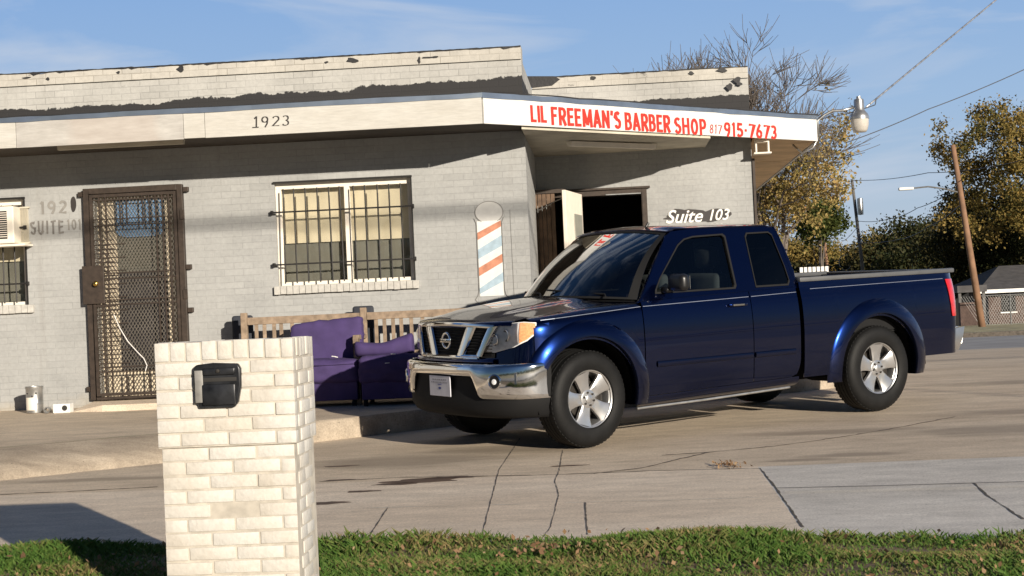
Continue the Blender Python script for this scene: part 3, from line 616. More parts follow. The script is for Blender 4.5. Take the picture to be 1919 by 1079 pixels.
def glyphs(s_, fn, a0, a1, b0, b1, w=.16, thin=1., gap=.07, slant=0., wob=.0):
    """hand-painted block lettering: flat brush strokes, fn(a, b, lift)"""
    tot = sum(GLY[c][0] + gap for c in s_) - gap; kx = (a1 - a0) / tot; kz = b1 - b0; x = 0; mb = MB(); lift = 0
    for ch in s_:
        for st in GLY[ch][1]:
            P = [((x + p[0]) * kx + a0 + slant * kz * p[1] + random.gauss(0, wob) * kz, b0 + p[1] * kz + random.gauss(0, wob) * kz) for p in st]; hw_ = w * kz / 2
            closed = math.dist(P[0], P[-1]) < 1e-4
            L_, R_ = [], []
            for i, p_ in enumerate(P):
                a = P[i - 1] if i else (P[-2] if closed else P[0]); b = P[i + 1] if i < len(P) - 1 else (P[1] if closed else P[-1]); d = Vector((b[0] - a[0], b[1] - a[1])).normalized(); n_ = Vector((-d.y, d.x))
                hh = hw_ * (thin if abs(d.y) < .5 else 1)
                if 0 < i < len(P) - 1 or closed:
                    d1 = Vector((p_[0] - a[0], p_[1] - a[1])).normalized(); hh = hh / max(.55, n_.dot(Vector((-d1.y, d1.x))))
                L_.append((p_[0] + n_.x * hh, p_[1] + n_.y * hh)); R_.append((p_[0] - n_.x * hh, p_[1] - n_.y * hh))
            n = len(P); mb.add([fn(a, b, lift) for a, b in L_ + R_], [(i, i + 1, n + i + 1, n + i) for i in range(n - 1)]); lift += .0004
        x += GLY[ch][0] + gap; lift = lift if lift < .0035 else 0
    return mb
for ch, (a, b) in zip('1923', NUM1923):
    c0, c1 = W(a, 235, CY), W(b, 213, CY); m9 = glyphs(ch, lambda u, v, l: Vector((u, CY - .0285 - l, v)), c0.x, c1.x, ZS + .075, ZS + .185, .13, .5, 0, .05)
    if ch == '1': m9.add([(c0.x - .008, CY - .031, ZS + .074), (c1.x + .004, CY - .031, ZS + .074), (c1.x + .004, CY - .031, ZS + .082), (c0.x - .008, CY - .031, ZS + .082)], [(0, 1, 2, 3)])
    m9.build('house_number', M['black_paint'], fo, recalc=False)
sfl = lambda a, b, l: sfn(a, b) + dn * l
for s_, x0, x1, yt, yb, wv in (("LIL", 86, 166, 320, 405, .20), ("FREEMAN'S", 190, 540, 338, 428, .20), ("BARBER", 562, 790, 362, 450, .20), ("SHOP", 812, 972, 384, 466, .20), ("915·7673", 1062, 1328, 412, 482, .215)):
    a0, z0 = sgn(*K(x0, (yt + yb) / 2)); a1, _ = sgn(*K(x1, (yt + yb) / 2)); mx_ = (x0 + x1) / 2; z1 = sgn(*K(mx_, yt))[1]; z0 = sgn(*K(mx_, yb))[1]
    glyphs(s_, sfl, a0, a1, z0, z1, wv, .8, .10, -.02 if s_[0] != '9' else .03, .006).build('sign_word', M['red_paint'], fsign, recalc=False)
a0, _ = sgn(*K(988, 437)); a1, _ = sgn(*K(1050, 437)); glyphs('817', sfl, a0, a1, sgn(*K(1020, 462))[1], sgn(*K(1020, 415))[1], .12, 1, .12, .12).build('area_code', M['red_thin'], fsign, recalc=False)
# soffits
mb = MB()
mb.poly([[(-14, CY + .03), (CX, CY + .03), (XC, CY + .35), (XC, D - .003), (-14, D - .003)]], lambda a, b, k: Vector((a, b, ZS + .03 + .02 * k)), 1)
mb.build('soffit', M['soffit_shaded'], B)
XS = W(1322, 276, D2).x
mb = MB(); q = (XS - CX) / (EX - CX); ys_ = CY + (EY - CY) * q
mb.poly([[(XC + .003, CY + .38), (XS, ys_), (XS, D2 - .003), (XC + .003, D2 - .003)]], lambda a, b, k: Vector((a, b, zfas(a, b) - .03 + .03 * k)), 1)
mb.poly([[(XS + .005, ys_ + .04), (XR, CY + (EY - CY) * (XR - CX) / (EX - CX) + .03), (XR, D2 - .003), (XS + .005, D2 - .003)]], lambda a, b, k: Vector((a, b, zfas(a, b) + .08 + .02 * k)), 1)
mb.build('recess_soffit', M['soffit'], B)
M['soffit_wood'] = simple('warm_soffit_boards', (.52, .36, .20), .75, var=.22, sc=3)
mb = MB()
for k, (ya, yb) in enumerate(((18.32, 19.9), (19.915, 21.6), (21.615, 24), (24.015, 28), (28.015, 33))):
    ya_ = ya
    if k == 0:
        mb.poly([[(XR + .01, 18.38), (EX - .02, EY + .02), (EX - .02, yb), (XR + .01, yb)]], lambda a, b, q_: Vector((a, b, ZE - .0 + .02 * q_)), 1)
    else: mb.box(XR + .01, EX - .02, ya, yb, ZE + .003 * (k % 2), ZE + .02)
mb.build('eave_soffit', M['soffit_wood'], B)
# vent box at the corner
mb = MB(); c0 = W(1417, 272, D2 - .2); c1 = W(1440, 297, D2 - .2); y = D2 - .2
a, b_, z0, z1 = XR + .03, XR + .03 + .16, ZE - .15, ZE - .002
mb.box(a, a + .018, y, y + .12, z0, z1); mb.box(b_ - .018, b_, y, y + .12, z0, z1); mb.box(a + .018, b_ - .018, y, y + .12, z1 - .03, z1); mb.box(a - .02, b_ + .02, y - .02, y + .14, z0 - .018, z0)
mb.build('vent_box', M['frame_white'], B); 
mb = MB(); mb.box(XR + .002, XR + .03, D2 - .02, D2 + .02, .6, ZE - .2); mb.build('downpipe', M['steel_brown'], B)
# fluorescent fixtures under the canopy
def sfix(p0, p1, z, y0, y1):
    mb = MB(); a = Vector((p0, y0, z)); b = Vector((p1, y1, z)); d = (b - a).normalized(); q = Vector((-d.y, d.x, 0)) * .05
    vs = []
    for p_ in (a, b):
        for s1, h in ((-1, 0), (1, 0), (.6, -.05), (-.6, -.05)): vs.append(p_ + q * s1 + Vector((0, 0, h)))
    mb.add(vs, [(0, 1, 5, 4), (1, 2, 6, 5), (2, 3, 7, 6), (3, 0, 4, 7), (0, 3, 2, 1), (4, 5, 6, 7)]); return mb
pA = W(1066, 254, 17.2); pB = W(1226, 264, 18.0)
sfix(pA.x, pB.x, ZS - .034, 17.2, 18.0).build('strip_light', M['frame_white'], B)
pA = W(110, 271, 15.7); pB = W(345, 264, 15.7)
sfix(pA.x, pB.x, ZS + .028, 15.7, 15.7).build('strip_light', M['soffit'], B)

# --- windows
def window(h, label, sill=True):
    a, b, c, d = h; y = D + .05
    mb = MB(); f = .055
    mb.box(a, b, y, y + .07, d - f, d); mb.box(a, b, y, y + .07, c, c + f * .6); mb.box(a, a + f, y, y + .07, c + f * .6, d - f); mb.box(b - f * .7, b, y, y + .07, c + f * .6, d - f)
    mx_ = a + (b - a) * .525; mb.box(mx_ - .028, mx_ + .028, y - .005, y + .07, c + f * .6, d - f)
    o = mb.build('window', M['frame_white'], B, bev=.004, label=label)
    mb = MB(); mb.box(a + f, mx_ - .028, y + .035, y + .04, c + .03, d - f); mb.box(mx_ + .028, b - f * .7, y + .035, y + .04, c + .03, d - f); mb.build('pane', M['winglass'], o)
    zc = c + (d - c) * .42
    mb = MB(); mb.grid(lambda u, v: Vector((a + .04 + (b - a - .08) * u, y + .13 + .002 * math.sin(u * 50), zc + (d - zc) * v)), 160, 1); mb.build('curtain', M['curtain'], o, smooth=True)
    mb = MB(); mb.grid(lambda u, v: Vector((a + .04 + (b - a - .08) * u, y + .16 + .0015 * math.sin(u * 70), c - .02 + (zc - c + .05) * v)), 160, 1); mb.build('lower_reflection', M['pane_grey'], o, smooth=True)  # grey sheet paints the dim reflection in the lower glass
    mb = MB(); n = 11; r = .0075; yb = D - .055
    for k in range(n):
        x = a + .085 + (b - a - .12) * k / (n - .5) + random.gauss(0, .004); mb.tube([(x, yb, c + .02), (x + random.gauss(0, .006), yb, d - .06)], r, 6)
    for z in (c + .22, d - .30):
        mb.box(a - .03, b + .03, yb - .006, yb + .006, z - .008, z + .008)
        for x in (a - .03, b + .02): mb.box(x - .012, x + .012, yb, D - .001, z - .02, z + .02)
    mb.build('security_bars', M['bar_black'], o)
    mb = MB(); mb.box(a - .01, b + .02, D - .03, D - .001, d + .003, d + .022); mb.box(b + .003, b + .016, D - .022, D - .001, c, d + .003); mb.build('steel_angle', M['bar_black'], o)
    mb = MB(); x = a - .04 + .0
    while x < b + .03:
        w = .066; mb.rbox(x, x + w - .0035, D - .045, D + .05, c - .088 + random.gauss(0, .0012), c - .004, .004); x += w
    so_ = mb.build('sill', M['sill'] if 'sill' in M else M['fascia_worn'], o)
    return o
M['sill'] = simple('white_painted_sill_brick', (.47, .455, .42), .8, var=.15, sc=20, bst=.3, obj=False)
window(w1, 'window with two sliding panes and tan curtain')
window(w0, 'window partly covered by an air conditioner')
# --- window air conditioner in the left window
AC = thing('window_air_conditioner', 'cream window air conditioner in the upper part of the barred window at the left edge', 'air conditioner', (-6.3, D, 2.3))
r0 = W(46, 462, D - .25)
ax1 = W(45, 420, D - .2).x; ax0 = ax1 - .66; az0, az1 = W(30, 456, D - .2).z, W(30, 386, D - .2).z
mb = MB(); mb.rbox(ax0, ax1 - .10, D - .22, D + .1, az0, az1, .012); mb.build('housing', M['frame_white'], AC)
mb = MB(); mb.box(ax0 + .05, ax1 - .17, D - .226, D - .219, az0 + .05, az1 - .05); mb.build('intake', M['plasticm'], AC)
mb = MB()
for k in range(12): z = az0 + .07 + k * (az1 - az0 - .14) / 11; mb.box(ax0 + .05, ax1 - .17, D - .236, D - .2265, z - .004, z + .004)
mb.build('louvre', M['frame_white'], AC)
mb = MB()
for k in range(9): x = ax1 - .095 + k * .009; mb.box(x, x + .004, D - .03, D + .06, az0 + .02, az1 - .02)
mb.box(ax1 - .1, ax1, D - .04, D + .07, az1 - .018, az1); mb.box(ax1 - .1, ax1, D - .04, D + .07, az0, az0 + .018); mb.build('side_curtain', M['soffit'], AC)
mb = MB(); mb.box(ax0 - .03, ax1 + .02, D - .24, D - .01, az0 - .03, az0 - .008); mb.build('support_shelf', M['frame_white'], AC)

# --- barred security door
x0, x1, z0, z1 = -5.44, -4.385, .66, 2.87
SD = thing('security_door', 'brown steel security door with bars and diamond mesh over a cream door', 'door', (-4.9, D, .65))
yf = D - .07
mb = MB(); fw = .06
mb.box(x0, x0 + fw, yf, D - .002, z0, z1); mb.box(x1 - fw, x1, yf, D - .002, z0, z1); mb.box(x0 + fw, x1 - fw, yf, D - .002, z1 - fw, z1); mb.box(x0 + fw, x1 - fw, yf, D - .002, z0, z0 + .025)
for x, z in ((x0 - .06, z1 - .05), (x1, z1 - .05), (x0 - .05, z0 + .12), (x1, z0 + 1.35), (x1, z0 + .9)): mb.box(x, x + .06, yf + .02, D - .004, z - .03, z + .02)
for z in (2.55, 1.72): mb.box(x1 - .03, x1 + .02, yf - .014, yf - .002, z - .05, z + .05)
mb.build('frame', M['steel_brown'], SD, bev=.004)
mb = MB(); a, b, c, d = x0 + fw + .008, x1 - fw - .008, z0 + .035, z1 - fw - .008; yg = yf - .002
mb.box(a, a + .03, yg, yg + .03, c, d); mb.box(b - .03, b, yg, yg + .03, c, d); mb.box(a + .03, b - .03, yg, yg + .03, d - .03, d); mb.box(a + .03, b - .03, yg, yg + .03, c, c + .03)
xs = [a + .10, a + .17, b - .22, b - .15, b - .08]
for x in xs: mb.box(x - .007, x + .007, yg + .005, yg + .02, c + .03, d - .03)
for x in (a + .32, a + .39, a + .56, a + .63): mb.box(x - .006, x + .006, yg + .005, yg + .02, d - .33, d - .03); mb.box(x - .006, x + .006, yg + .005, yg + .02, c + .03, c + .26)
zz = [c + .25, c + .30, d - .33, d - .26, d - .06, c + .95, c + 1.0, c + 1.22, c + 1.28]
for z in zz: mb.box(a + .03, b - .03, yg + .006, yg + .018, z - .006, z + .006)
for k in range(34):
    z = c + .34 + k * .046
    if z < d - .45: mb.box(a + .03, a + (.24 if k % 3 else .36), yg + .007, yg + .017, z - .005, z + .005)
mb.build('grille_bars', M['steel_brown'], SD)
mb = MB(); pt = .036; hh = .6; ym = yg + .024; wv = .0042
k = -(d - c) / (2 * pt / 1.0)
def diag(sgn_):
    t_ = a - (d - c) * hh
    while t_ < b:
        # line x = t + (z-c)*hh
        zA, zB = c, d; xA, xB = t_, t_ + (d - c) * hh
        if xA < a: zA = c + (a - xA) / hh; xA = a
        if xB > b: zB = d - (xB - b) / hh; xB = b
        if zB > zA:
            P_, Q_ = (xA, zA), (xB, zB)
            if sgn_ < 0: P_, Q_ = (a + b - xA, zA), (a + b - xB, zB)
            mb.add([(P_[0] - wv, ym, P_[1]), (P_[0] + wv, ym, P_[1]), (Q_[0] + wv, ym, Q_[1]), (Q_[0] - wv, ym, Q_[1])], [(0, 1, 2, 3)])
        t_ += pt
diag(1); ym += .0015; diag(-1)
M['meshmetal'] = simple('expanded_mesh_metal', (.13, .115, .095), .5, .3, var=.2)
mb.build('expanded_mesh', M['meshmetal'], SD, recalc=False)
mb = MB(); mb.box(x0 - .03, x0 + .20, yf - .03, yf - .006, 1.66, 2.06); lk = mb.build('lock_plate', M['steel_brown'], SD, bev=.004)
mb = MB(); mb.lathe([(.0, -.05), (.024, -.048), (.03, -.03), (.02, -.012), (.02, 0)], 16, Matrix.Translation((x0 + .12, yf - .03, 1.87)), 'y'); mb.build('door_knob', M['brass'], lk, smooth=True)
mb = MB(); mb.box(-5.345, -4.465, D + .10, D + .13, .645, 2.795); idr = mb.build('inner_door', M['door_cream'], SD)
mb = MB(); mb.box(-5.14, -4.62, D + .085, D + .098, .95, 1.98); mb.build('dark_panel', M['door_dark'], idr)
mb = MB(); mb.box(-5.14, -4.62, D + .088, D + .098, 1.985, 2.72); mb.build('door_window', M['winglass'], idr)
mb = MB(); mb.box(-5.14, -4.62, D + .0985, D + .0995, 1.985, 2.72); mb.build('window_backing', M['pane_grey'], idr)
mb = MB(); cx, r_ = -4.88, .26
P = [(-5.15, 2.74), (-4.62, 2.74), (-4.62, 2.42), (-4.66, 2.37), (-4.74, 2.35), (-5.03, 2.35), (-5.11, 2.37), (-5.15, 2.42)]
mb.poly([P], lambda a_, b_2, k_: Vector((a_, D + .075 + .01 * k_, b_2)), 1); mb.build('blue_curtain', M['blue_cloth'], idr)
mb = MB(); ps = [W(px, py, D - .09) for px, py in ((214, 590), (225, 615), (240, 640), (258, 660), (270, 672), (276, 685), (273, 695))]; mb.tube(ps, .005, 5); mb.build('loose_cord', M['thread'], SD)

# --- wall lettering and mural (paint on the wall)
fnw = lambda yy: (lambda a, b: Vector((a, yy, b)))
def wtext(mb, s, px0, px1, pyt, pyb, D_, bold=0, shear=0, off=.004):
    a = W(px0, (pyt + pyb) / 2, D_); b = W(px1, (pyt + pyb) / 2, D_); mid = (px0 + px1) / 2
    text_mesh(mb, s, lambda u, v: Vector((u, D_ - off, v)), a.x, b.x, W(mid, pyb, D_).z, W(mid, pyt, D_).z, bold, shear)
def wgl(s_, px0, px1, pyt, pyb, mat, w, name, **k):
    a = W(px0, (pyt + pyb) / 2, D); b = W(px1, (pyt + pyb) / 2, D); mid = (px0 + px1) / 2
    glyphs(s_, lambda u, v, l: Vector((u, D - .004 - l, v)), a.x, b.x, W(mid, pyb, D).z, W(mid, pyt, D).z, w, 1, **k).build(name, M[mat], B, recalc=False)
wgl('192', 75, 127, 377, 401, 'spray_light', .20, 'painted_number', gap=.2); wgl('SUITE', 57, 121, 414, 439, 'spray', .14, 'painted_suite_word', gap=.22, wob=.02); wgl('101', 126, 153, 411, 431, 'spray_light', .15, 'painted_suite_number', gap=.2)
mb = MB(); splat(mb, 138, 383, .030, .085, D - .005, 24, .03); mb.build('spray_blot', M['black_paint'], B, recalc=False)
mb = MB(); c0 = W(1245, 405, D2)
for px, py, rx, ry in ((1275, 402, .15, .06), (1305, 403, .22, .065), (1335, 404, .19, .065), (1355, 403, .08, .06), (1262, 407, .10, .045), (1300, 410, .24, .04)): splat(mb, px, py, rx, ry, D2 - .004 - random.random() * .001, 20)
mb.build('black_backing_paint', M['black_paint'], B, recalc=False)
mb = MB(); wtext(mb, 'Suite', 1248, 1318, 393, 418, D2, .012, .35, .009); mb.build('script_lettering', M['white_script'], B, recalc=False)
mb = MB(); wtext(mb, '103', 1330, 1368, 392, 413, D2, .012, .3, .009); mb.build('script_number', M['white_script'], B, recalc=False)
mb = MB(); w = MB()
# barber pole mural
def mp_(x, y): return (780 + x / 6.743, 400 + y / 6.743)
def wq(px, py, off=.004): p_ = W(px, py, D); p_.y = D - off; return p_
zt = W(918, 414, D).z; zb = W(922, 555, D).z; xl, xr = W(897, 480, D).x, W(942, 480, D).x
mb = MB(); mb.add([(xl, D - .004, zb), (xr, D - .004, zb), (xr, D - .004, zt), (xl, D - .004, zt)], [(0, 1, 2, 3)]); mur = mb.build('barber_pole_mural', M['mural_white'], B)
H = zt - zb; 
def band(mat, zl0, zl1, zr0, zr1):
    mb = MB(); mb.add([(xl, D - .006, zt - zl1), (xr, D - .006, zt - zr1), (xr, D - .006, zt - zr0), (xl, D - .006, zt - zl0)], [(0, 1, 2, 3)]); mb.build('stripe', mat, mur)
k = 1 / (6.743 * 188)
for mat, a0, a1, b0, b1 in ((M['mural_red'], 150, 245, 0, 80), (M['mural_blue'], 370, 495, 195, 335), (M['mural_red'], 610, 720, 440, 550), (M['mural_blue'], 880, 955, 680, 800)):
    band(mat, a0 * k, a1 * k, b0 * k, b1 * k)
mb = MB(); c_ = W(917, 398, D); rr_ = .145
mb.add([c_ + Vector((rr_ * math.cos(a), -.003, rr_ * .78 * math.sin(a))) for a in [2 * math.pi * k / 32 for k in range(32)]], [tuple(range(32))]); mb.build('globe', M['mural_globe'], mur)
mb = MB()
def line(pts, w=.006, y=D - .0075):
    for p_, q_ in zip(pts, pts[1:]):
        d = Vector((q_[0] - p_[0], 0, q_[1] - p_[1])); 
        if d.length < 1e-6: continue
        nn = Vector((-d.z, 0, d.x)).normalized() * w / 2; P_ = Vector((p_[0], y, p_[1])); Q_ = Vector((q_[0], y, q_[1])); mb.add([P_ - nn, P_ + nn, Q_ + nn, Q_ - nn], [(0, 1, 2, 3)])
line([(c_.x + rr_ * math.cos(a), c_.z + rr_ * .78 * math.sin(a)) for a in [R(-55) + R(290) * k / 30 for k in range(31)]])
for s_, x_ in ((-1, xl), (1, xr)): line([(x_ + s_ * .03, zt + .03), (x_ + s_ * .008, zt - .02), (x_ + s_ * .008, zb + .06), (x_ + s_ * .02, zb + .01), (x_ + s_ * .05, zb - .03)])
line([(xr + .10, c_.z + .02), (xr + .105, zb)], .003); line([(xl - .05, zb - .03), (xl - .02, zb - .07), (xr + .03, zb - .07), (xr + .05, zb - .03)], .004)
mb.build('outline', M['spray'], mur, recalc=False)

# --- barber shop doorway in the recess
BD = thing('shop_doorway', 'dark open doorway of the barber shop with brown frame', 'doorway', (-.1, D2, .62))
mb = MB(); a, b, c, d = rd; y = D2 - .03
mb.box(a - .06, a, y, D2 + .12, c, d + .06); mb.box(b, b + .06, y, D2 + .12, c, d + .06); mb.box(a, b, y, D2 + .12, d, d + .06); mb.box(a - .1, b + .1, y - .02, D2 - .002, d + .065, d + .09)
mb.build('door_frame', M['steel_brown'], BD, bev=.004)
mb = MB(); mb.box(.02, b - .01, D2 - .045, D2 - .035, d + .002, d + .014); mb.build('trim_strip', M['galv'], BD)
a_, b_ = W(1001, 400, D2 - .35), W(1042, 400, D2 - .35)
mb = MB(); zt_ = W(1020, 356, D2 - .35).z
for k in range(5):
    xx = a_.x + (b_.x - a_.x) * k / 5; mb.box(xx, xx + (b_.x - a_.x) / 5 - .006, D2 - .36, D2 - .33, .6, zt_ - .05)
pw = mb.build('plywood_leaf', M['plywood'], BD, bev=.002)
mb = MB(); mb.box(a_.x - .05, a_.x - .003, D2 - .38, D2 - .31, .6, zt_); mb.box(a_.x, W(1058, 360, D2 - .35).x, D2 - .38, D2 - .31, zt_ - .045, zt_); mb.build('outer_frame', M['steel_brown'], BD)
mb = MB(); ps = [W(px, py, D2 - .42) for px, py in ((1002, 398), (1020, 390), (1040, 378), (1062, 368))]; mb.tube(ps, .006, 5); mb.build('chain', M['galv'], BD)
# white door standing open toward the street
WDo = thing('open_door', 'white shop door swung open in front of the dark doorway', 'door', (-.35, D2, .62))
h0 = W(1057, 356, D2 - .9); h1 = W(1088, 366, D2 - .12)
A0 = Vector((W(1056, 420, D2 - .95).x, D2 - .95, 0)); A1 = Vector((W(1087, 420, D2 - .1).x, D2 - .1, 0)); e = (A1 - A0).normalized(); n_ = Vector((e.y, -e.x, 0)); Lw = (A1 - A0).length
def dw(u, k, z): p_ = A0 + e * (u * Lw) + n_ * k; p_.z = z; return p_
def dbox(mb, u0, u1, k0, k1, z0, z1):
    mb.add([dw(u, k, z) for z in (z0, z1) for k in (k0, k1) for u in (u0, u1)], [(0, 2, 3, 1), (4, 5, 7, 6), (0, 1, 5, 4), (2, 6, 7, 3), (0, 4, 6, 2), (1, 3, 7, 5)])
zt_ = W(1057, 356, D2 - .95).z
mb = MB(); dbox(mb, 0, 1, 0, .04, .63, zt_); mb.build('door_leaf', M['white_door'], WDo, bev=.004)
mb = MB(); dbox(mb, .45, .9, .0405, .052, 1.0, zt_ - .25); mb.build('door_panel', M['grey_glass_panel'], WDo)

# ------------------------------------------------------------------ pickup truck
A_ = .5691 + .06; s_ = .0354
TF = Vector((-math.cos(A_), -math.sin(A_), -s_ * math.sin(A_))).normalized(); TL = Vector((math.sin(A_), -math.cos(A_), -s_ * math.cos(A_))).normalized(); TU = TF.cross(TL)
TO = Vector((-.71074546, 13.44417311, .30))
T = thing('pickup_truck', 'dark blue extended cab pickup truck with chrome bumper parked outside the barber shop', 'truck', (0, 0, 0), world=False)
T.matrix_world = Matrix.Translation(TO) @ Matrix(((TF.x, TL.x, TU.x, 0), (TF.y, TL.y, TU.y, 0), (TF.z, TL.z, TU.z, 0), (0, 0, 0, 1)))
V = Vector
def xf(y, a=.56, x0=.2, w=.905): return x0 + a * max(0, 1 - (min(abs(y), w) / w) ** 2.8) ** (1 / 2.8)
ZY = [(.24, .835), (.32, .862), (.45, .885), (.60, .897), (.72, .903), (.80, .905), (.92, .901), (1.0, .893), (1.06, .884), (1.1, .874), (1.16, .858), (1.24, .848)]
def Yb(z): return float(np.interp(z, [p[0] for p in ZY], [p[1] for p in ZY]))
def Ys(x, z):
    y = Yb(z)
    if x > .2: y *= max(0, 1 - (min(1, (x - .2) / .56)) ** 2.8) ** (1 / 2.8)
    if x < -4.12: y -= .9 * (1 - math.sqrt(max(0, 1 - ((-4.12 - x) / .145) ** 2))) * .10
    return y
def ZT(x): return float(np.interp(x, [-4.2, -2.27, -.6, 0, .45, .75], [1.20, 1.16, 1.125, 1.09, 1.05, 1.0]))
def archz(x, cx, r=.475, cz=.385): return cz + math.sqrt(max(0, r * r - (x - cx) ** 2)) if abs(x - cx) < r else -1
def side_cols(name, xs, zb, zt, s, top='flat', mat='paint', xofs=None, parent=None, label=None):
    rows = []
    for x in xs:
        z0 = zb(x); z1 = zt(x); col = []
        zz = [z0 + (z1 - .10 - z0) * k / 14 for k in range(15)] if top == 'shoulder' else [z0 + (z1 - z0) * k / 16 for k in range(17)]
        for z in zz:
            xx = x + (xofs(x, z) if xofs else 0); col.append(V((xx, s * Ys(xx, z), z)))
        if top == 'shoulder':
            ye = Ys(x, z1 - .10)
            for dy, dz in ((-.004, -.075), (-.012, -.05), (-.028, -.028), (-.052, -.011), (-.085, -.002), (-.125, .002), (-.16, .004)): col.append(V((x, s * (ye + dy), z1 + dz)))
        else:
            c = col[-1]; col.append(V((c.x, s * (abs(c.y) - .02), c.z + .004)))
        rows.append(col)
    mb = MB(); mb.grid(lambda u, v: rows[int(u)][int(v)], 0, 0, list(range(len(rows))), list(range(len(rows[0]))))
    return mb.build(name, M[mat], parent or T, smooth=40, solid=.008, label=label)
def lin(a, b, n): return [a + (b - a) * i / n for i in range(n + 1)]
def cosx(a, b, n): return [(a + b) / 2 - (b - a) / 2 * math.cos(math.pi * i / n) for i in range(n + 1)]
for s in (1, -1):
    xs = sorted(set([round(v, 4) for v in cosx(-.474, .474, 26)] + [-.556, -.53, -.50, -.4755]))
    side_cols('front_fender', xs, lambda x: max(archz(x, 0), .71 if x > .3 else (.355 if x < -.4745 else 0)), ZT, s, 'shoulder')
    side_cols('door', lin(-.566, -1.716, 10), lambda x: .358 + .035 * (-.53 - x) / 1.72, lambda x: ZT(x) - .0, s)
    side_cols('rear_door', lin(-1.724, -2.255, 5), lambda x: .41 if x < -2.2 else .358 + .035 * (-.53 - x) / 1.72, lambda x: ZT(x), s, xofs=lambda x, z: (.05 * max(0, (.55 - z) / .15) ** 2 if x < -2.15 else 0))
    xs = sorted(set(lin(-2.30, -2.674, 4) + [round(-3.2 + v, 4) for v in cosx(-.474, .474, 26)] + [-3.6755, -2.7255 + .05] + lin(-3.70, -4.12, 5) + [-4.15, -4.18, -4.21, -4.235, -4.25, -4.258]))
    bed = side_cols('bed_side', xs, lambda x: archz(x, -3.2) if abs(x + 3.2) < .4745 else (.375 if x > -3.2 else .455), lambda x: 1.205 + .0 * x, s)
    mb = MB(); mb.rbox(-4.25, -2.31, s * .835 - .035, s * .835 + .035, 1.203, 1.245, .012); mb.build('bed_rail_cap', M['railcap'], T, smooth=40)
    # rocker and step
    mb = MB(); rows = [[V((x, s * y, z + dz)) for y, z in ((.80, .275), (.842, .295), (.862, .32), (.862, .352))] for x, dz in ((-.53, .0), (-2.25, .035))]
    mb.grid(lambda u, v: rows[int(u)][int(v)], 0, 0, [0, 1], [0, 1, 2, 3]); mb.build('rocker_panel', M['paint'], T, smooth=60, solid=.006)
    mb = MB(); mb.tube([(-.50, s * .84, .262), (-1.2, s * .86, .275), (-2.15, s * .85, .30)], .011, 10); mb.build('step_rail', M['galv'], T, smooth=60)
    # wheel-arch flares
    for cx, nm in ((0, 'F'), (-3.2, 'R')):
        rows = []; n = 40
        for i in range(n + 1):
            th = R(-14) + R(208) * i / n
            if cx == 0 and th < R(28): continue
            c_, si = math.cos(th), math.sin(th); col = []
            low = max(0, -si) * 1.5
            for r, dy in ((.462, -.05), (.466, .018), (.474, .036), (.50, .036), (.54, .029), (.575, .016), (.60, .006), (.612, -.006)):
                r2 = r * (1.0 + .05 * max(0, si)) ; x = cx + r2 * c_; z = .385 + r2 * si; z = max(z, .30)
                col.append(V((x, s * (Ys(x if x < .2 else .2 + (x - .2) * .75, max(z, .3)) + dy), z)))
            rows.append(col)
        mb = MB(); mb.grid(lambda u, v: rows[int(u)][int(v)], 0, 0, list(range(len(rows))), list(range(8))); mb.build('wheel_flare', M['paint'], T, smooth=50)
        mb = MB(); rows = []
        for i in range(25):
            th = R(-15) + R(210) * i / 24; rows.append([V((cx + .478 * math.cos(th), s * y, max(.3, .385 + .478 * math.sin(th)))) for y in (.86, .5)])
        mb.grid(lambda u, v: rows[int(u)][int(v)], 0, 0, list(range(25)), [0, 1]); mb.build('wheel_well', M['under'], T, solid=.004)
    # pinstripes and mouldings
    for xa, xb, za, zb_ in ((.42, -.55, 1.035, 1.088), (-.575, -1.705, 1.088, 1.108), (-1.735, -2.25, 1.108, 1.120), (-2.42, -4.09, 1.14, 1.152)):
        mb = MB(); rows = [[V((x, s * (Ys(x, z) + .006), z)) for z in (za + (zb_ - za) * u - .0022, za + (zb_ - za) * u + .0022)] for u in lin(0, 1, 8) for x in [xa + (xb - xa) * u]]
        mb.grid(lambda u, v: rows[int(u)][int(v)], 0, 0, list(range(9)), [0, 1]); mb.build('pinstripe', M['stripe'], T)
    for xa, xb in ((-.68, -1.705), (-1.735, -2.19)):
        mb = MB(); rows = [[V((xa + (xb - xa) * u, s * (Ys(-1, z) + d_), z)) for z, d_ in ((.585, .002), (.592, .014), (.612, .018), (.630, .014), (.638, .002))] for u in lin(0, 1, 6)]
        mb.grid(lambda u, v: rows[int(u)][int(v)], 0, 0, list(range(7)), list(range(5))); mb.build('side_moulding', M['paint'], T, smooth=40)
    # greenhouse side with window openings
    Yu = lambda z: .846 - (z - 1.15) * .33
    out = [(-.545, 1.118), (-.60, 1.165), (-.80, 1.42), (-1.0, 1.655), (-1.06, 1.69), (-1.3, 1.712), (-1.7, 1.722), (-2.1, 1.716), (-2.19, 1.70), (-2.235, 1.66), (-2.275, 1.5), (-2.31, 1.30), (-2.30, 1.155), (-2.255, 1.148)]
    wf = [(-.745, 1.185), (-.755, 1.215), (-.83, 1.31), (-1.10, 1.575), (-1.18, 1.622), (-1.28, 1.642), (-1.61, 1.652), (-1.635, 1.63), (-1.615, 1.21), (-1.595, 1.185)]
    wr = [(-1.83, 1.185), (-1.855, 1.62), (-1.88, 1.652), (-2.13, 1.655), (-2.165, 1.63), (-2.215, 1.35), (-2.225, 1.22), (-2.20, 1.185)]
    mb = MB(); mb.poly([out, wf, wr], lambda a, b, k: V((a, s * (Yu(b) - .03 * k), b)), 1); mb.build('cab_side', M['paint'], T, bev=.004)
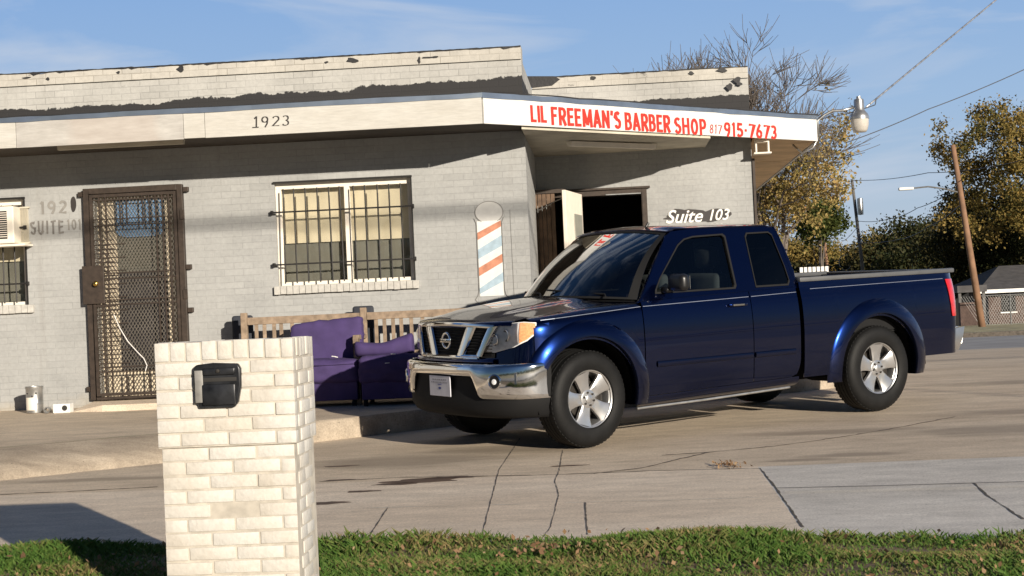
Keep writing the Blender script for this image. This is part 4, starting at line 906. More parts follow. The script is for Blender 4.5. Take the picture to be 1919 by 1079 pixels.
    for nm, hole, mt, dpt in (('side_window', wf, 'glass_tint', .014), ('quarter_window', wr, 'glass_dark', .006)):
        mb = MB(); mb.poly([hole], lambda a, b, k: V((a, s * (Yu(b) - dpt), b))); g = mb.build(nm, M[mt], T)
        cxm = sum(p[0] for p in hole) / len(hole); czm = sum(p[1] for p in hole) / len(hole)
        inn = [(cxm + (a - cxm) * .965, czm + (b - czm) * .955) for a, b in hole]
        mb = MB(); mb.poly([[(cxm + (a - cxm) * 1.012, czm + (b - czm) * 1.015) for a, b in hole], inn], lambda a, b, k: V((a, s * (Yu(b) + .004 - .018 * k), b)), 1); mb.build('window_seal', M['plasticm'], g)
    # handle, mirror
    mb = MB(); yh = s * (Ys(-1.56, 1.05) + .0); mb.rbox(-1.655, -1.475, yh + s * .028 - .009, yh + s * .028 + .009, 1.035, 1.06, .007)
    for x in (-1.65, -1.48): mb.rbox(x - .012, x + .012, min(yh - s * .005, yh + s * .03), max(yh - s * .005, yh + s * .03), 1.036, 1.059, .005)
    mb.build('door_handle', M['paint'], T, smooth=40)
    mb = MB(); mb.rbox(-1.62, -1.50, yh + s * .037 - .003, yh + s * .037 + .003, 1.04, 1.055, .002); mb.build('handle_glint', M['chrome'], T)
    mb = MB(); ym_ = s * 1.0
    c0 = V((-.86, ym_, 1.265))
    mb.rbox(c0.x - .05, c0.x + .05, c0.y - .105, c0.y + .105, c0.z - .07, c0.z + .075, .045, seg=5); mb.rbox(-.87, -.80, min(s * .82, s * .92), max(s * .82, s * .92), 1.185, 1.235, .02)
    mo = mb.build('side_mirror', M['plastic'], T, smooth=60)
    mb = MB(); mb.rbox(c0.x - .054, c0.x - .05, c0.y - .085, c0.y + .085, c0.z - .052, c0.z + .055, .0015); mb.build('mirror_glass', M['chrome'], mo)
    # tail lamp wrapping the corner
    mb = MB(); rows = []
    for z in lin(.80, 1.145, 14):
        t_ = (z - .80) / .345; xa = -4.115 - .035 * (1 - t_) + (.0 if t_ < .9 else 0); col = []
        for x in lin(xa, -4.256, 7): col.append(V((x, s * (Ys(x, z) + .009), z)))
        for y_ in (.76, .70, .66): col.append(V((-4.272, s * y_, z)))
        rows.append(col)
    mb.grid(lambda u, v: rows[int(u)][int(v)], 0, 0, list(range(15)), list(range(11))); mb.build('tail_lamp', M['redlens'], T, smooth=60, solid=.006)
# tub under the hood, firewall, cab floor, frame
mb = MB(); mb.box(-.5, .55, -.62, .62, .42, 1.0); mb.box(-2.25, -.5, -.78, .78, .36, .44); mb.box(-4.15, -.3, -.48, -.36, .36, .47); mb.box(-4.15, -.3, .36, .48, .36, .47)
mb.box(-.62, -.5, -.80, .80, .42, 1.10); mb.box(-2.27, -2.235, -.82, .82, .42, 1.15); mb.box(-2.75, -2.35, .30, .74, .345, .5); mb.box(-3.25, -3.12, -.75, .75, .30, .40)
mb.tube([(-3.2, -.7, .385), (-3.2, .7, .385)], .05, 10); mb.tube([(-3.2, 0, .385), (-.2, 0, .45)], .04, 8); mb.lathe([(.0, -.14), (.1, -.13), (.14, 0), (.1, .13), (0, .14)], 12, Matrix.Translation((-3.2, .0, .385)), 'y')
mb.tube([(0, -.7, .385), (0, .7, .385)], .04, 10); mb.tube([(-1.5, -.5, .37), (-3.0, -.55, .37), (-3.9, -.6, .34)], .035, 8)
mb.box(-4.0, -3.85, .62, .70, .36, .46)
mb.build('chassis', M['under'], T)
# hood
def hz(x, y):
    zc = float(np.interp(x, [-.62, -.45, 0, .3, .5, .62, .70, .76], [1.195, 1.185, 1.155, 1.12, 1.09, 1.065, 1.04, 1.00])); ze = ZT(x) + .004
    t_ = min(1, abs(y) / .74); bl = .020 * (1 / (1 + math.exp((abs(y) - .46) * 40)))
    return zc * (1 - t_ ** 2.2) + ze * t_ ** 2.2 + bl * min(1, max(0, (.62 - x) / .2))
rows = []
for y in lin(-.735, .735, 48):
    xe = xf(y) - .03; xb = -.165 - .36 * (abs(y) / .735) ** 2.6
    k_ = [xb + (xe - xb) * u for u in lin(0, 1, 30)]
    col = [V((x, y, hz(x, y) - (.0 if i < 30 else 0))) for i, x in enumerate(k_)]
    col += [V((xe + .012, y, hz(xe, y) - .010)), V((xe + .016, y, hz(xe, y) - .03))]
    rows.append(col)
mb = MB(); mb.grid(lambda u, v: rows[int(u)][int(v)], 0, 0, list(range(49)), list(range(33))); mb.build('hood', M['paint'], T, smooth=60, solid=.006)
# cowl & wipers
mb = MB(); mb.grid(lambda u, v: V((-.15 - .40 * abs(2 * u - 1) ** 2.6 - .12 * v, -.79 + 1.58 * u, 1.163 - .035 * abs(2 * u - 1) ** 2 + .005 * v)), 20, 3); mb.build('cowl', M['plasticm'], T, smooth=True)
# windshield
def wsp(u, v):
    y0 = -.79 + 1.58 * u; y1 = -.655 + 1.31 * u; q = abs(2 * u - 1) ** 2.8
    a = V((-.20 - .39 * q, y0, 1.178 - .038 * q)); b = V((-.945 - .085 * q, y1, 1.715 - .04 * q)); p_ = a.lerp(b, v); n_ = V((.7, 0, .7)); return p_ + n_ * (.052 * math.sin(math.pi * v))
mb = MB(); mb.grid(wsp, 28, 14); ws = mb.build('windshield', M['glass'], T, smooth=True)
mb = MB()
for rng in (((0, .03), (0, 1)), ((.97, 1), (0, 1)), ((0.03, .97), (0, .025)), ((.03, .97), (.965, 1))):
    (ua, ub), (va, vb) = rng; mb.grid(lambda u, v: wsp(ua + (ub - ua) * u, va + (vb - va) * v) + V((.003, 0, .003)), 20 if ub - ua > .5 else 1, 14 if vb - va > .5 else 1)
mb.build('windshield_trim', M['plasticm'], ws, smooth=True)
for y0, y1 in ((.62, .02), (-.05, -.66)):
    mb = MB(); a = wsp(.5 + y0 / 1.58, .03) + V((.02, 0, .02)); b = wsp(.5 + y1 / 1.58, .07) + V((.022, 0, .022)); mb.tube([a + V((.03, .05, -.02)), a, b], .008, 6); mb.build('wiper', M['plasticm'], T)
# roof
rows = []
for x in [-.945, -.97, -1.02, -1.1, -1.25, -1.45, -1.7, -1.95, -2.1, -2.17, -2.21, -2.225]:
    col = []
    for y in lin(-1, 1, 28):
        q = abs(y) ** 2.2; yy = y * (.668 - (.01 if x > -1.1 else 0)); xx = x - (.075 * q if x > -1.1 else 0)
        z = 1.752 - .034 * q - .006 * (x + 1.6) ** 2 * 2; 
        if x > -1.1: z -= .10 * (x + 1.1) ** 1 * 1.4 * (1 if x > -1.1 else 0)
        if x < -2.05: z -= (x + 2.05) ** 2 * 1.6
        if abs(y) > .98: z = min(z, 1.712)
        col.append(V((xx, yy, z)))
    rows.append(col)
mb = MB(); mb.grid(lambda u, v: rows[int(u)][int(v)], 0, 0, list(range(12)), list(range(29))); mb.build('roof', M['paint'], T, smooth=60, solid=.01)
mb = MB(); mb.tube([(-1.05, .35, 1.74), (-1.08, .35, 1.775)], .012, 8); mb.build('antenna_base', M['plastic'], T)
# cab back with rear window
outb = [(-.846, 1.15), (.846, 1.15), (.70, 1.60), (.665, 1.70), (.45, 1.728), (-.45, 1.728), (-.665, 1.70), (-.70, 1.60)]; hb = [(-.56, 1.25), (.56, 1.25), (.50, 1.60), (-.50, 1.60)]
xbk = lambda z: float(np.interp(z, [1.15, 1.3, 1.5, 1.66, 1.73], [-2.298, -2.305, -2.272, -2.235, -2.20]))
mb = MB(); mb.poly([outb, hb], lambda a, b, k: V((xbk(b) + .012 * k, a, b)), 1); mb.build('cab_back', M['paint'], T)
mb = MB(); mb.poly([hb], lambda a, b, k: V((xbk(b) + .006, a, b))); mb.build('rear_window', M['glass'], T)
# interior
mb = MB(); mb.grid(lambda u, v: V((-.28 - .31 * abs(2 * u - 1) ** 2.6 - .40 * v, -.76 + 1.52 * u, 1.13 + .03 * math.sin(v * 2.2))), 8, 6); mb.box(-.9, -.86, -.74, .74, .85, 1.14); mb.build('dashboard', M['plasticm'], T, smooth=50)
for y in (.38, -.38):
    mb = MB(); mb.rbox(-1.55, -1.05, y - .25, y + .25, .62, .78, .05, seg=3); mb.rbox(-1.68, -1.53, y - .24, y + .24, .72, 1.32, .05, Matrix.Translation((-.05, 0, 0)), seg=3); mb.rbox(-1.73, -1.63, y - .13, y + .13, 1.36, 1.55, .04, seg=3)
    mb.tube([(-1.68, y - .06, 1.3), (-1.68, y - .06, 1.4)], .008, 6); mb.tube([(-1.68, y + .06, 1.3), (-1.68, y + .06, 1.4)], .008, 6); mb.build('seat', M['seat'], T, smooth=50)
mb = MB(); Mt = Matrix.Translation((-1.0, .38, 1.12)) @ Matrix.Rotation(R(-65), 4, 'Y')
pts = [Mt @ V((.19 * math.cos(2 * math.pi * k / 24), .19 * math.sin(2 * math.pi * k / 24), 0)) for k in range(25)]; mb.tube(pts, .015, 8, False); mb.tube([pts[0], pts[12]], .018, 6); mb.tube([Mt @ V((0, 0, 0)), Mt @ V((.0, 0, .25))], .03, 8)
mb.build('steering_wheel', M['plasticm'], T, smooth=True)
mb = MB(); mb.rbox(-.98, -.95, -.11, .11, 1.60, 1.66, .01); mb.build('rear_view_mirror', M['plasticm'], T)
# bed interior, tailgate
mb = MB(); mb.box(-4.15, -2.33, -.80, -.78, .72, 1.2); mb.box(-4.15, -2.33, .78, .80, .72, 1.2); mb.box(-4.15, -2.33, -.78, .78, .70, .72); mb.box(-2.335, -2.31, -.80, .80, .5, 1.215); mb.build('bed_liner', M['plasticm'], T)
mb = MB(); mb.grid(lambda u, v: V((-4.255 - .012 * math.sin(math.pi * v), -.70 + 1.40 * u, .66 + .56 * v)), 8, 8); mb.box(-4.25, -4.15, -.70, .70, .66, 1.215); mb.build('tailgate', M['paint'], T, smooth=40)
mb = MB(); mb.rbox(-4.275, -4.14, -.72, .72, 1.215, 1.24, .01); mb.build('tailgate_cap', M['railcap'], T)
mb = MB(); mb.rbox(-4.278, -4.262, -.11, .11, 1.03, 1.10, .004); mb.build('tailgate_handle', M['plastic'], T)
# rear bumper
rows = []
for y in lin(-1, 1, 40):
    yy = .86 * math.copysign(abs(y) ** .8, y) if abs(y) < .999 else math.copysign(.86, y); xb = -4.43 + .07 * abs(y) ** 7; t_ = abs(y)
    rows.append([V((xb + dx + (.02 if t_ > .9 else 0), yy * (1 - (.02 if dx > .05 else 0)), z)) for dx, z in ((.16, .685), (.05, .69), (.01, .67), (0, .62), (.015, .55), (.06, .49), (.13, .465))])
mb = MB(); mb.grid(lambda u, v: rows[int(u)][int(v)], 0, 0, list(range(41)), list(range(7)))
for s in (1, -1):
    mb.grid(lambda u, v: V((-4.36 + .26 * u + v * .09 * (1 - u), s * (.862 + .012 * math.sin(math.pi * v)), .69 - .02 * u - (.215 - .03 * u) * v)), 4, 5)
M['chrome2'] = simple('brushed_chrome', (.66, .65, .63), .32, 1, var=.1); mb.build('rear_bumper', M['chrome2'], T, smooth=50, solid=.004)
# nose: body-coloured surround between bumper and hood
def nose(y, z, off=0.): 
    x = xf(y) + .008 - (z - .72) * .10 + off; return V((x, y, z))
def ncols(name, ys, z0, z1, mat, off=0., n=6, parent=None, solid=0.004, bulge=0., smooth=50):
    rows = [[nose(y, z0(y) + (z1(y) - z0(y)) * v, off + bulge * math.sin(math.pi * v)) for v in lin(0, 1, n)] for y in ys]
    mb = MB(); mb.grid(lambda u, v: rows[int(u)][int(v)], 0, 0, list(range(len(ys))), list(range(n + 1))); return mb.build(name, M[mat], parent or T, smooth=smooth, solid=solid)
ncols('nose_panel', lin(-.885, .885, 80), lambda y: .69, lambda y: (hz(xf(y) - .03, y) - .032) if abs(y) < .735 else ZT(xf(y)) - .04, 'paint', -.035, 10)
ncols('nose_lip', lin(-.60, .60, 40), lambda y: .70, lambda y: .745, 'paint', .0, 4, bulge=.01)
# grille
GT = lambda y: 1.005 - .02 * (abs(y) / .6) ** 2; GB = lambda y: .752
gr = ncols('grille', lin(-.585, .585, 50), lambda y: GB(y), lambda y: GT(y), 'plasticm', -.02, 6)
mb = MB()
for z in lin(.775, .985, 9):
    pts = [nose(y, z, -.012) for y in lin(-.57, .57, 30)]; mb.tube(pts, .0045, 5)
mb.build('grille_mesh', M['plasticm'], gr)
def bar(p0, p1, w0, w1, name, mat='chrome', off=.012, th=.014):     # slanted bar on the nose; points are (y,z)
    rows = []
    for u in lin(0, 1, 10):
        y = p0[0] + (p1[0] - p0[0]) * u; z = p0[1] + (p1[1] - p0[1]) * u; w = w0 + (w1 - w0) * u
        rows.append([nose(y + dy * w, z, off + dz) for dy, dz in ((-.5, -th), (-.42, 0), (0, .006), (.42, 0), (.5, -th))])
    mb = MB(); mb.grid(lambda u, v: rows[int(u)][int(v)], 0, 0, list(range(11)), list(range(5))); return mb.build(name, M[mat], gr, smooth=40)
def hbar(y0, y1, zf, h, name, mat='chrome', off=.012):
    rows = [[nose(y, zf(y) + k * h, off + d_) for k, d_ in ((-.5, -.014), (-.4, 0), (0, .005), (.4, 0), (.5, -.014))] for y in lin(y0, y1, 40)]
    mb = MB(); mb.grid(lambda u, v: rows[int(u)][int(v)], 0, 0, list(range(41)), list(range(5))); return mb.build(name, M[mat], gr, smooth=40)
hbar(-.60, .60, lambda y: GT(y) + .012, .034, 'grille_top_bar'); hbar(-.44, .44, lambda y: GB(y) + .004, .03, 'grille_bottom_bar')
for s in (1, -1):
    bar((s * .335, .995), (s * .205, .765), .115, .10, 'grille_bar'); bar((s * .585, 1.0), (s * .455, .765), .085, .08, 'grille_edge_bar')
    # chrome strip along the foot of side opening
    hbar(min(s * .22, s * .46), max(s * .22, s * .46), lambda y: GB(y) + .012, .03, 'grille_foot')
# emblem
e0 = nose(0, .885, .016)
mb = MB(); mb.lathe([(.050, 0), (.054, .008), (.062, .010), (.068, .006), (.070, 0)], 40, Matrix.Translation(e0) @ Matrix.Rotation(R(90), 4, 'Y')); mb.rbox(e0.x, e0.x + .014, -.082, .082, .870, .900, .003); em = mb.build('emblem', M['chrome'], gr, smooth=50)
mb = MB(); text_mesh(mb, 'NISSAN', lambda a, b: V((e0.x + .0155, -a, b)) if False else V((e0.x + .0155, a, b)), -.070, .070, .877, .893, .01)
mb.build('emblem_lettering', M['plasticm'], em, recalc=False)
# headlights
for s in (1, -1):
    ys = [s * v for v in (.50, .52, .54, .56, .58, .60, .63, .66, .69, .72, .75, .78, .80, .82, .84, .855)]
    def z0(y):
        a = abs(y); return float(np.interp(a, [.50, .515, .60, .75, .82, .855], [.815, .795, .795, .835, .88, .93]))
    def z1(y):
        a = abs(y); return float(np.interp(a, [.50, .60, .64, .80, .855], [.85, 1.005, 1.015, 1.03, 1.02]))
    hl = ncols('headlight', ys, z0, z1, 'lampin', -.012, 8)
    yb = [y for y in ys if abs(y) >= .775]
    ncols('turn_signal', yb, lambda y: z0(y) + .01, lambda y: z1(y) - .006, 'amber', -.006, 6, hl, bulge=.004)
    ncols('lens', ys, z0, z1, 'lens', .006, 8, hl, solid=0, bulge=.008)
    for yy, zz_ in ((.60, .895), (.69, .925)):
        c = nose(s * yy, zz_, -.012); mb = MB(); mb.lathe([(.0, -.004), (.02, -.002), (.042, .014), (.046, .012)], 24, Matrix.Translation(c) @ Matrix.Rotation(R(90 - 0), 4, 'Y')); mb.build('lamp_bowl', M['chrome'], hl, smooth=True)
# front bumper
def bx_(y, extra=0.): return .30 + (.555 + extra) * max(0, 1 - (min(abs(y), .925) / .925) ** 3.0) ** (1 / 3.0)
ysb = lin(-.905, .905, 110) + []
ysb = sorted([math.copysign(.918, v) * (abs(math.sin(v))) if False else v for v in ysb] + [-.922, -.917, -.912, .912, .917, .922])
def zbot(y): return float(np.interp(abs(y), [0, .455, .475, .53, .56, .95], [.615, .61, .585, .455, .435, .435]))
rows = []
for y in ysb:
    zb = zbot(y); zt_ = .708; col = []
    for u, dx in ((0, -.03), (.04, -.008), (.15, .0), (.4, .004), (.7, .002), (.9, -.004), (.97, -.014), (1, -.04)):
        col.append(V((bx_(y) + dx, y, zb + (zt_ - zb) * u)))
    rows.append(col)
mb = MB(); mb.grid(lambda u, v: rows[int(u)][int(v)], 0, 0, list(range(len(ysb))), list(range(8)))
fb = mb.build('front_bumper', M['chrome'], T, smooth=50, solid=.004)
rows = [[V((bx_(y) + dx - .012, y * (.985 - max(0, .40 - z) * .55), z)) for dx, z in ((-.16, .275), (-.09, .28), (-.04, .305), (-.015, .36), (-.02, .43), (-.03, .50), (-.04, .61), (-.04, .69))] for y in ysb]
mb = MB(); mb.grid(lambda u, v: rows[int(u)][int(v)], 0, 0, list(range(len(ysb))), list(range(8))); va = mb.build('lower_valance', M['plasticm'], T, smooth=50, solid=.004)
for s in (1, -1):
    y_ = s * .70; c = V((bx_(y_) + .003, y_, .575)); d_ = V((bx_(y_ + .01) - bx_(y_ - .01), .02, 0)).normalized(); nrm = V((d_.y, -d_.x, 0)); Mr = Matrix.Translation(c) @ nrm.to_track_quat('Z', 'Y').to_matrix().to_4x4()
    mb = MB(); mb.lathe([(.060, -.002), (.060, .006), (.052, .010), (.048, .004), (.046, .001)], 32, Mr); f_ = mb.build('fog_lamp', M['chrome'], T, smooth=40)
    mb = MB(); mb.lathe([(.0, .0035), (.03, .0045), (.047, .003)], 32, Mr); mb.build('fog_lens', M['plastic'], f_, smooth=True)
    mb = MB(); mb.lathe([(.0, .008), (.018, .0075), (.022, .006)], 24, Matrix.Translation(d_ * -.0 ) @ Mr); mb.build('fog_bulb', M['lampin'], f_, smooth=True)
# centre lower opening frame and front plate
mb = MB(); mb.rbox(.842, .850, -.165, .165, .440, .605, .003); pl = mb.build('front_plate', M['platew'], T)
mb = MB()
for z, w in ((.574, .11), (.552, .13)):
    x = -w
    while x < w: l = random.uniform(.012, .03); mb.box(.8505, .8515, x, min(w, x + l), z - .005, z + .005); x += l + .010
mb.build('plate_print', M['greyw'], pl)
mb = MB(); mb.lathe([(.0, .0), (.018, .0)], 20, Matrix.Translation((.8512, 0, .505)) @ Matrix.Rotation(R(90), 4, 'Y') @ Matrix.Diagonal((.6, 1.3, 1, 1))); mb.box(.8505, .8515, -.03, .03, .532, .538); mb.build('plate_badge', M['bluew'], pl)
# wheels
def wheel(cx, s, steer, spin):
    w = bpy.data.objects.new('wheel', None); COL.objects.link(w); w.parent = T; w.location = (cx, s * .775, .385); w.rotation_euler = (0, 0, steer); w.empty_display_size = .1
    # local: +y (times s) outward
    mb = MB(); hw = .125; Rr = .385
    prof = [(.230, hw - .020), (.240, hw - .002), (.265, hw + .008), (.30, hw + .011), (.335, hw + .006), (.362, hw - .008), (.377, hw - .026), (.383, hw - .05), (.385, .045), (.377, .043), (.377, .037), (.385, .035), (.385, .004), (.377, .002), (.377, -.004), (.385, -.006)]
    full = prof + [(r, -h) for r, h in prof[::-1][2:]] 
    mb.lathe([(r, h * s) for r, h in full], 72, axis='y')
    for k in range(60):     # shoulder blocks
        a = 2 * math.pi * k / 60
        for hs in (1, -1):
            Mx = Matrix.Rotation(-a + (0.5 if hs < 0 else 0) * 2 * math.pi / 60, 4, 'Y') @ Matrix.Translation((.378, hs * (hw - .046), 0)); mb.box(-.012, .0068, -.018, .014, -.014, .010, Mx)
    mb.build('tyre', M['rubber'], w, smooth=30)
    mb = MB(); o_ = s
    mb.lathe([(r, h * o_) for r, h in ((.222, .108), (.230, .113), (.233, .105), (.226, .095), (.214, .088), (.207, .06), (.200, -.09), (.215, -.11))], 48, axis='y')
    rim = mb.build('rim', M['rim'], w, smooth=40)
    mb = MB()
    for k in range(5):
        a = spin + 2 * math.pi * k / 5; Mx = Matrix.Rotation(-a, 4, 'Y')
        secs = []
        for r, wd2, yo in ((.045, .042, .080), (.085, .046, .084), (.13, .055, .086), (.17, .066, .092), (.214, .090, .100)):
            secs.append([Mx @ V((r, o_ * (yo + e_), wv_)) for wv_, e_ in ((-wd2, -.03), (-wd2, -.004), (-wd2 * .75, .004), (0, .001), (wd2 * .75, .004), (wd2, -.004), (wd2, -.03))])
        mb.grid(lambda u, v: secs[int(u)][int(v)], 0, 0, list(range(5)), list(range(7)))
    mb.lathe([(r, h * o_) for r, h in ((.075, .06), (.072, .086), (.060, .090), (.036, .090), (.034, .100), (.026, .104), (0, .105))], 32, axis='y')
    mb.build('spokes', M['rim'], rim, smooth=35)
    mb = MB()
    for k in range(6):
        a = spin + .3 + 2 * math.pi * k / 6; c = V((.052 * math.cos(a), o_ * .09, .052 * math.sin(a))); mb.lathe([(.009, 0), (.009, o_ * .012), (.005, o_ * .015), (0, o_ * .015)], 6, Matrix.Translation(c), 'y')
    mb.build('wheel_nuts', M['rimdark'], rim)
    mb = MB(); mb.lathe([(0, o_ * .02), (.155, o_ * .02), (.16, o_ * .01), (.16, -o_ * .02), (.19, -o_ * .03)], 40, axis='y'); mb.rbox(-.16, -.09, min(-.01 * o_, .06 * o_), max(-.01 * o_, .06 * o_), -.07, .07, .015); mb.build('brake_disc', M['rimdark'], rim, smooth=40)
for cx, st, sp in ((0, R(5), 0), (-3.2, 0, R(90))):
    for s in (1, -1): wheel(cx, s, st if cx == 0 else 0, sp)

# ------------------------------------------------------------------ brick mailbox pillar
px0, px1, py0, py1, pzt = -1.930, -1.352, 6.72, 7.16, 1.303
PL = thing('mailbox_pillar', 'cream painted brick mailbox pillar with black mail slot beside the sidewalk', 'mailbox', ((px0 + px1) / 2, 7.0, 0))
mb = MB(); mort = MB(); rh = .0605; zc = pzt
def ring(z0, z1, ex, off, L=.205, vert=False):
    ww = .068 if vert else L
    xa, xb, ya, yb = px0 - ex, px1 + ex, py0 - ex, py1 + ex; g = .0045
    for side in range(4):
        a, b = ((xa, xb), (ya, yb), (xa, xb), (ya, yb))[side]
        edges = [a]; x = a + (off if off > 0 else ww)
        while x < b - .03: edges.append(x); x += ww
        edges.append(b)
        for u0, u1 in zip(edges, edges[1:]):
            if u1 - u0 < .02: continue
            j = random.gauss(0, .0018); zj = random.gauss(0, .0012)
            if side == 0: mb.rbox(u0 + g, u1 - g, ya + j, ya + .06, z0 + g + zj, z1 - g + zj, .003)
            elif side == 2: mb.rbox(u0 + g, u1 - g, yb - .06, yb + j, z0 + g + zj, z1 - g + zj, .003)
            elif side == 1: mb.rbox(xb - .06, xb + j, u0 + g + (.0605 if u0 == a else 0), u1 - g - (.0605 if u1 == b else 0), z0 + g + zj, z1 - g + zj, .003) if u1 - u0 > .15 or (u0 != a and u1 != b) else None
            else: mb.rbox(xa + j, xa + .06, u0 + g + (.0605 if u0 == a else 0), u1 - g - (.0605 if u1 == b else 0), z0 + g + zj, z1 - g + zj, .003) if u1 - u0 > .15 or (u0 != a and u1 != b) else None
z = pzt; ring(z - .088, z, .012, .068, vert=True); z -= .088; k = 0
while z > -.1:
    ex = .012 if k < 6 else 0.0
    ring(z - rh, z, ex, (.1025 if k % 2 else .205)); z -= rh; k += 1
mb.build('brickwork', M['pbrick'], PL, smooth=30)
mort.box(px0 - .007, px1 + .007, py0 - .007, py1 + .007, pzt - .088 - 6 * rh, pzt - .006); mort.box(px0 + .004, px1 - .004, py0 + .004, py1 - .004, -.1, pzt - .088 - 6 * rh + .001); mort.build('mortar', M['pmortar'], PL)
# mail slot set in the front face
yq = py0 - .012
def Q(px, py): p_ = W(px, py, yq); return (p_.x, p_.z)
mb = MB(); outl = [Q(*p_) for p_ in ((364, 690), (370, 684), (400, 680), (448, 681), (453, 690), (454, 722), (449, 752), (442, 763), (376, 765), (371, 752), (364, 720))]
mb.poly([outl], lambda a, b, k: V((a, yq - .022 + .05 * k, b)), 1); mbx = mb.build('mail_door', M['mailbox'], PL, bev=.008, smooth=40)
def qbox(x0, y0, x1, y1, d0, d1, name, mat, bev=.003):
    a, b = Q(x0, y1), Q(x1, y0); m_ = MB(); m_.rbox(a[0], b[0], yq - d1, yq - d0, a[1], b[1], bev); return m_.build(name, M[mat], mbx, smooth=40)
qbox(370, 694, 383, 755, .022, .030, 'worn_edge', 'mailgrey'); qbox(384, 718, 444, 760, .022, .036, 'flap', 'mailbox', .006); qbox(383, 688, 443, 704, .022, .034, 'hood_lip', 'mailbox', .006); qbox(384, 706, 446, 716, .0225, .024, 'slot', 'interior', .0005)
c = Q(412, 695); mb = MB(); mb.lathe([(0, -.006), (.008, -.005), (.01, 0)], 12, Matrix.Translation((c[0], yq - .034, c[1])), 'y'); mb.build('lock', M['rimdark'], mbx)

# ------------------------------------------------------------------ bench, sofas, cushions, tin, small box
BY = 16.02
BN = thing('garden_bench', 'weathered wooden slatted bench against the grey wall behind the purple seats', 'bench', (-2.8, BY, .56))
bz = lambda px, py: W(px, py, BY)
L0 = bz(458, 600).x; L1 = bz(682, 600).x; L2 = L1 + (L1 - L0); zr = bz(580, 598).z; gzb = PADZ(0, BY)
for x in (L0, L1, L2):
    mb = MB(); mb.box(x - .032, x + .032, BY - .03, BY + .03, gzb - .03, zr + .09); mb.build('leg', M['wood'], BN, bev=.006)
for x in (L0, L1, L2):
    mb = MB(); mb.box(x - .03, x + .03, BY - .55, BY - .49, gzb - .05, gzb + .62); mb.box(x - .03, x + .03, BY - .55, BY - .031, gzb + .62, gzb + .66); mb.build('arm_rest', M['wood'], BN, bev=.006)
mb = MB(); mb.box(L0 + .033, L1 - .033, BY - .02, BY + .02, zr - .035, zr + .04); mb.box(L1 + .033, L2 - .033, BY - .02, BY + .02, zr - .035, zr + .04); mb.box(L0 + .033, L1 - .033, BY - .02, BY + .02, gzb + .42, gzb + .48); mb.box(L1 + .033, L2 - .033, BY - .02, BY + .02, gzb + .42, gzb + .48); mb.build('back_rail', M['wood'], BN, bev=.005)
for a, b in ((L0, L1), (L1, L2)):
    mb = MB()
    for f in (.10, .17, .25, .31, .40, .49, .58, .67, .76, .85, .93): x = a + (b - a) * (f + random.gauss(0, .004)); mb.box(x - .018, x + .018, BY - .01, BY + .012, gzb + .48, zr - .035)
    mb.build('back_slats', M['wood'], BN, bev=.003)
mb = MB()
for k in range(6): y = BY - .08 - k * .078; mb.box(L0, L2, y - .032, y + .032, gzb + .40, gzb + .425)
mb.build('seat_slats', M['wood'], BN, bev=.003)
def soft(name, mk, parent, mat, amp=.012, sc=6., lvl=2):
    o = mk.build(name, M[mat], parent, smooth=True); md = o.modifiers.new('ss', 'SUBSURF'); md.levels = md.render_levels = lvl
    return o
def cushion(mb, x0, x1, y0, y1, z0, z1, r=.06, M_=None, puff=.03, seed=0, n=14):
    """puffy upholstered block with slightly wavy faces"""
    rg = random.Random(seed); ph = [rg.uniform(0, 6) for _ in range(8)]
    bm = bmesh.new(); bmesh.ops.create_cube(bm, size=2); bmesh.ops.subdivide_edges(bm, edges=bm.edges[:], cuts=n, use_grid_fill=True)
    cx, cy, cz = (x0 + x1) / 2, (y0 + y1) / 2, (z0 + z1) / 2; hx, hy, hz_ = (x1 - x0) / 2, (y1 - y0) / 2, (z1 - z0) / 2
    for v in bm.verts:
        x, y, z = v.co; q = V((max(-hx + r, min(hx - r, x * hx)), max(-hy + r, min(hy - r, y * hy)), max(-hz_ + r, min(hz_ - r, z * hz_)))); full = V((x * hx, y * hy, z * hz_)); d = full - q
        p_ = q + (d.normalized() * r if d.length > 1e-6 else d)
        ex, ey, ez = 1 - x * x, 1 - y * y, 1 - z * z
        p_.y += puff * (y if abs(y) > .9 else 0) * ex * ez; p_.z += puff * (z if abs(z) > .9 else 0) * ex * ey; p_.x += puff * .6 * (x if abs(x) > .9 else 0) * ey * ez
        w = .006 * (math.sin(11 * x + ph[0] + 3 * z) + math.sin(7 * z + ph[1] - 5 * x) + math.sin(17 * x * z + ph[2])); p_ += p_.normalized() * w * .6
        p_ += V((cx, cy, cz)); v.co = M_ @ p_ if M_ else p_
    bm.verts.index_update(); mb.add([v.co for v in bm.verts], [[v.index for v in f.verts] for f in bm.faces]); bm.free()
SY = 15.62
def sx(px, py=650): return W(px, py, SY).x
g0 = PADZ(0, SY)
X0, X1, X2 = sx(545), sx(681), sx(808)
ztop = W(625, 604, SY).z
S1 = thing('purple_chair', 'tall purple upholstered chair with straight back beside the white pillar', 'chair', ((X0 + X1) / 2, SY, g0), 'purple upholstered seats by the bench')
mb = MB(); sh = Matrix.Identity(4); sh[2][0] = .075; Ms = Matrix.Translation((X0, 0, ztop)) @ sh @ Matrix.Translation((-X0, 0, -ztop))
cushion(mb, X0, X1 - .01, SY + .0, SY + .16, g0 + .35, ztop - .01, .035, Ms, .012, 1); mb.build('backrest', M['purple'], S1, smooth=True)
mb = MB(); cushion(mb, X0, X1 - .015, SY - .30, SY + .12, g0 + .22, g0 + .44, .04, None, .02, 2); mb.build('seat', M['purple'], S1, smooth=True)
mb = MB(); mb.tube([(X0 + .03, SY - .318, g0 + .405), ((X0 + X1) / 2, SY - .332, g0 + .40), (X1 - .045, SY - .318, g0 + .405)], .006, 6); mb.build('welt_seam', M['purple'], S1, smooth=True)
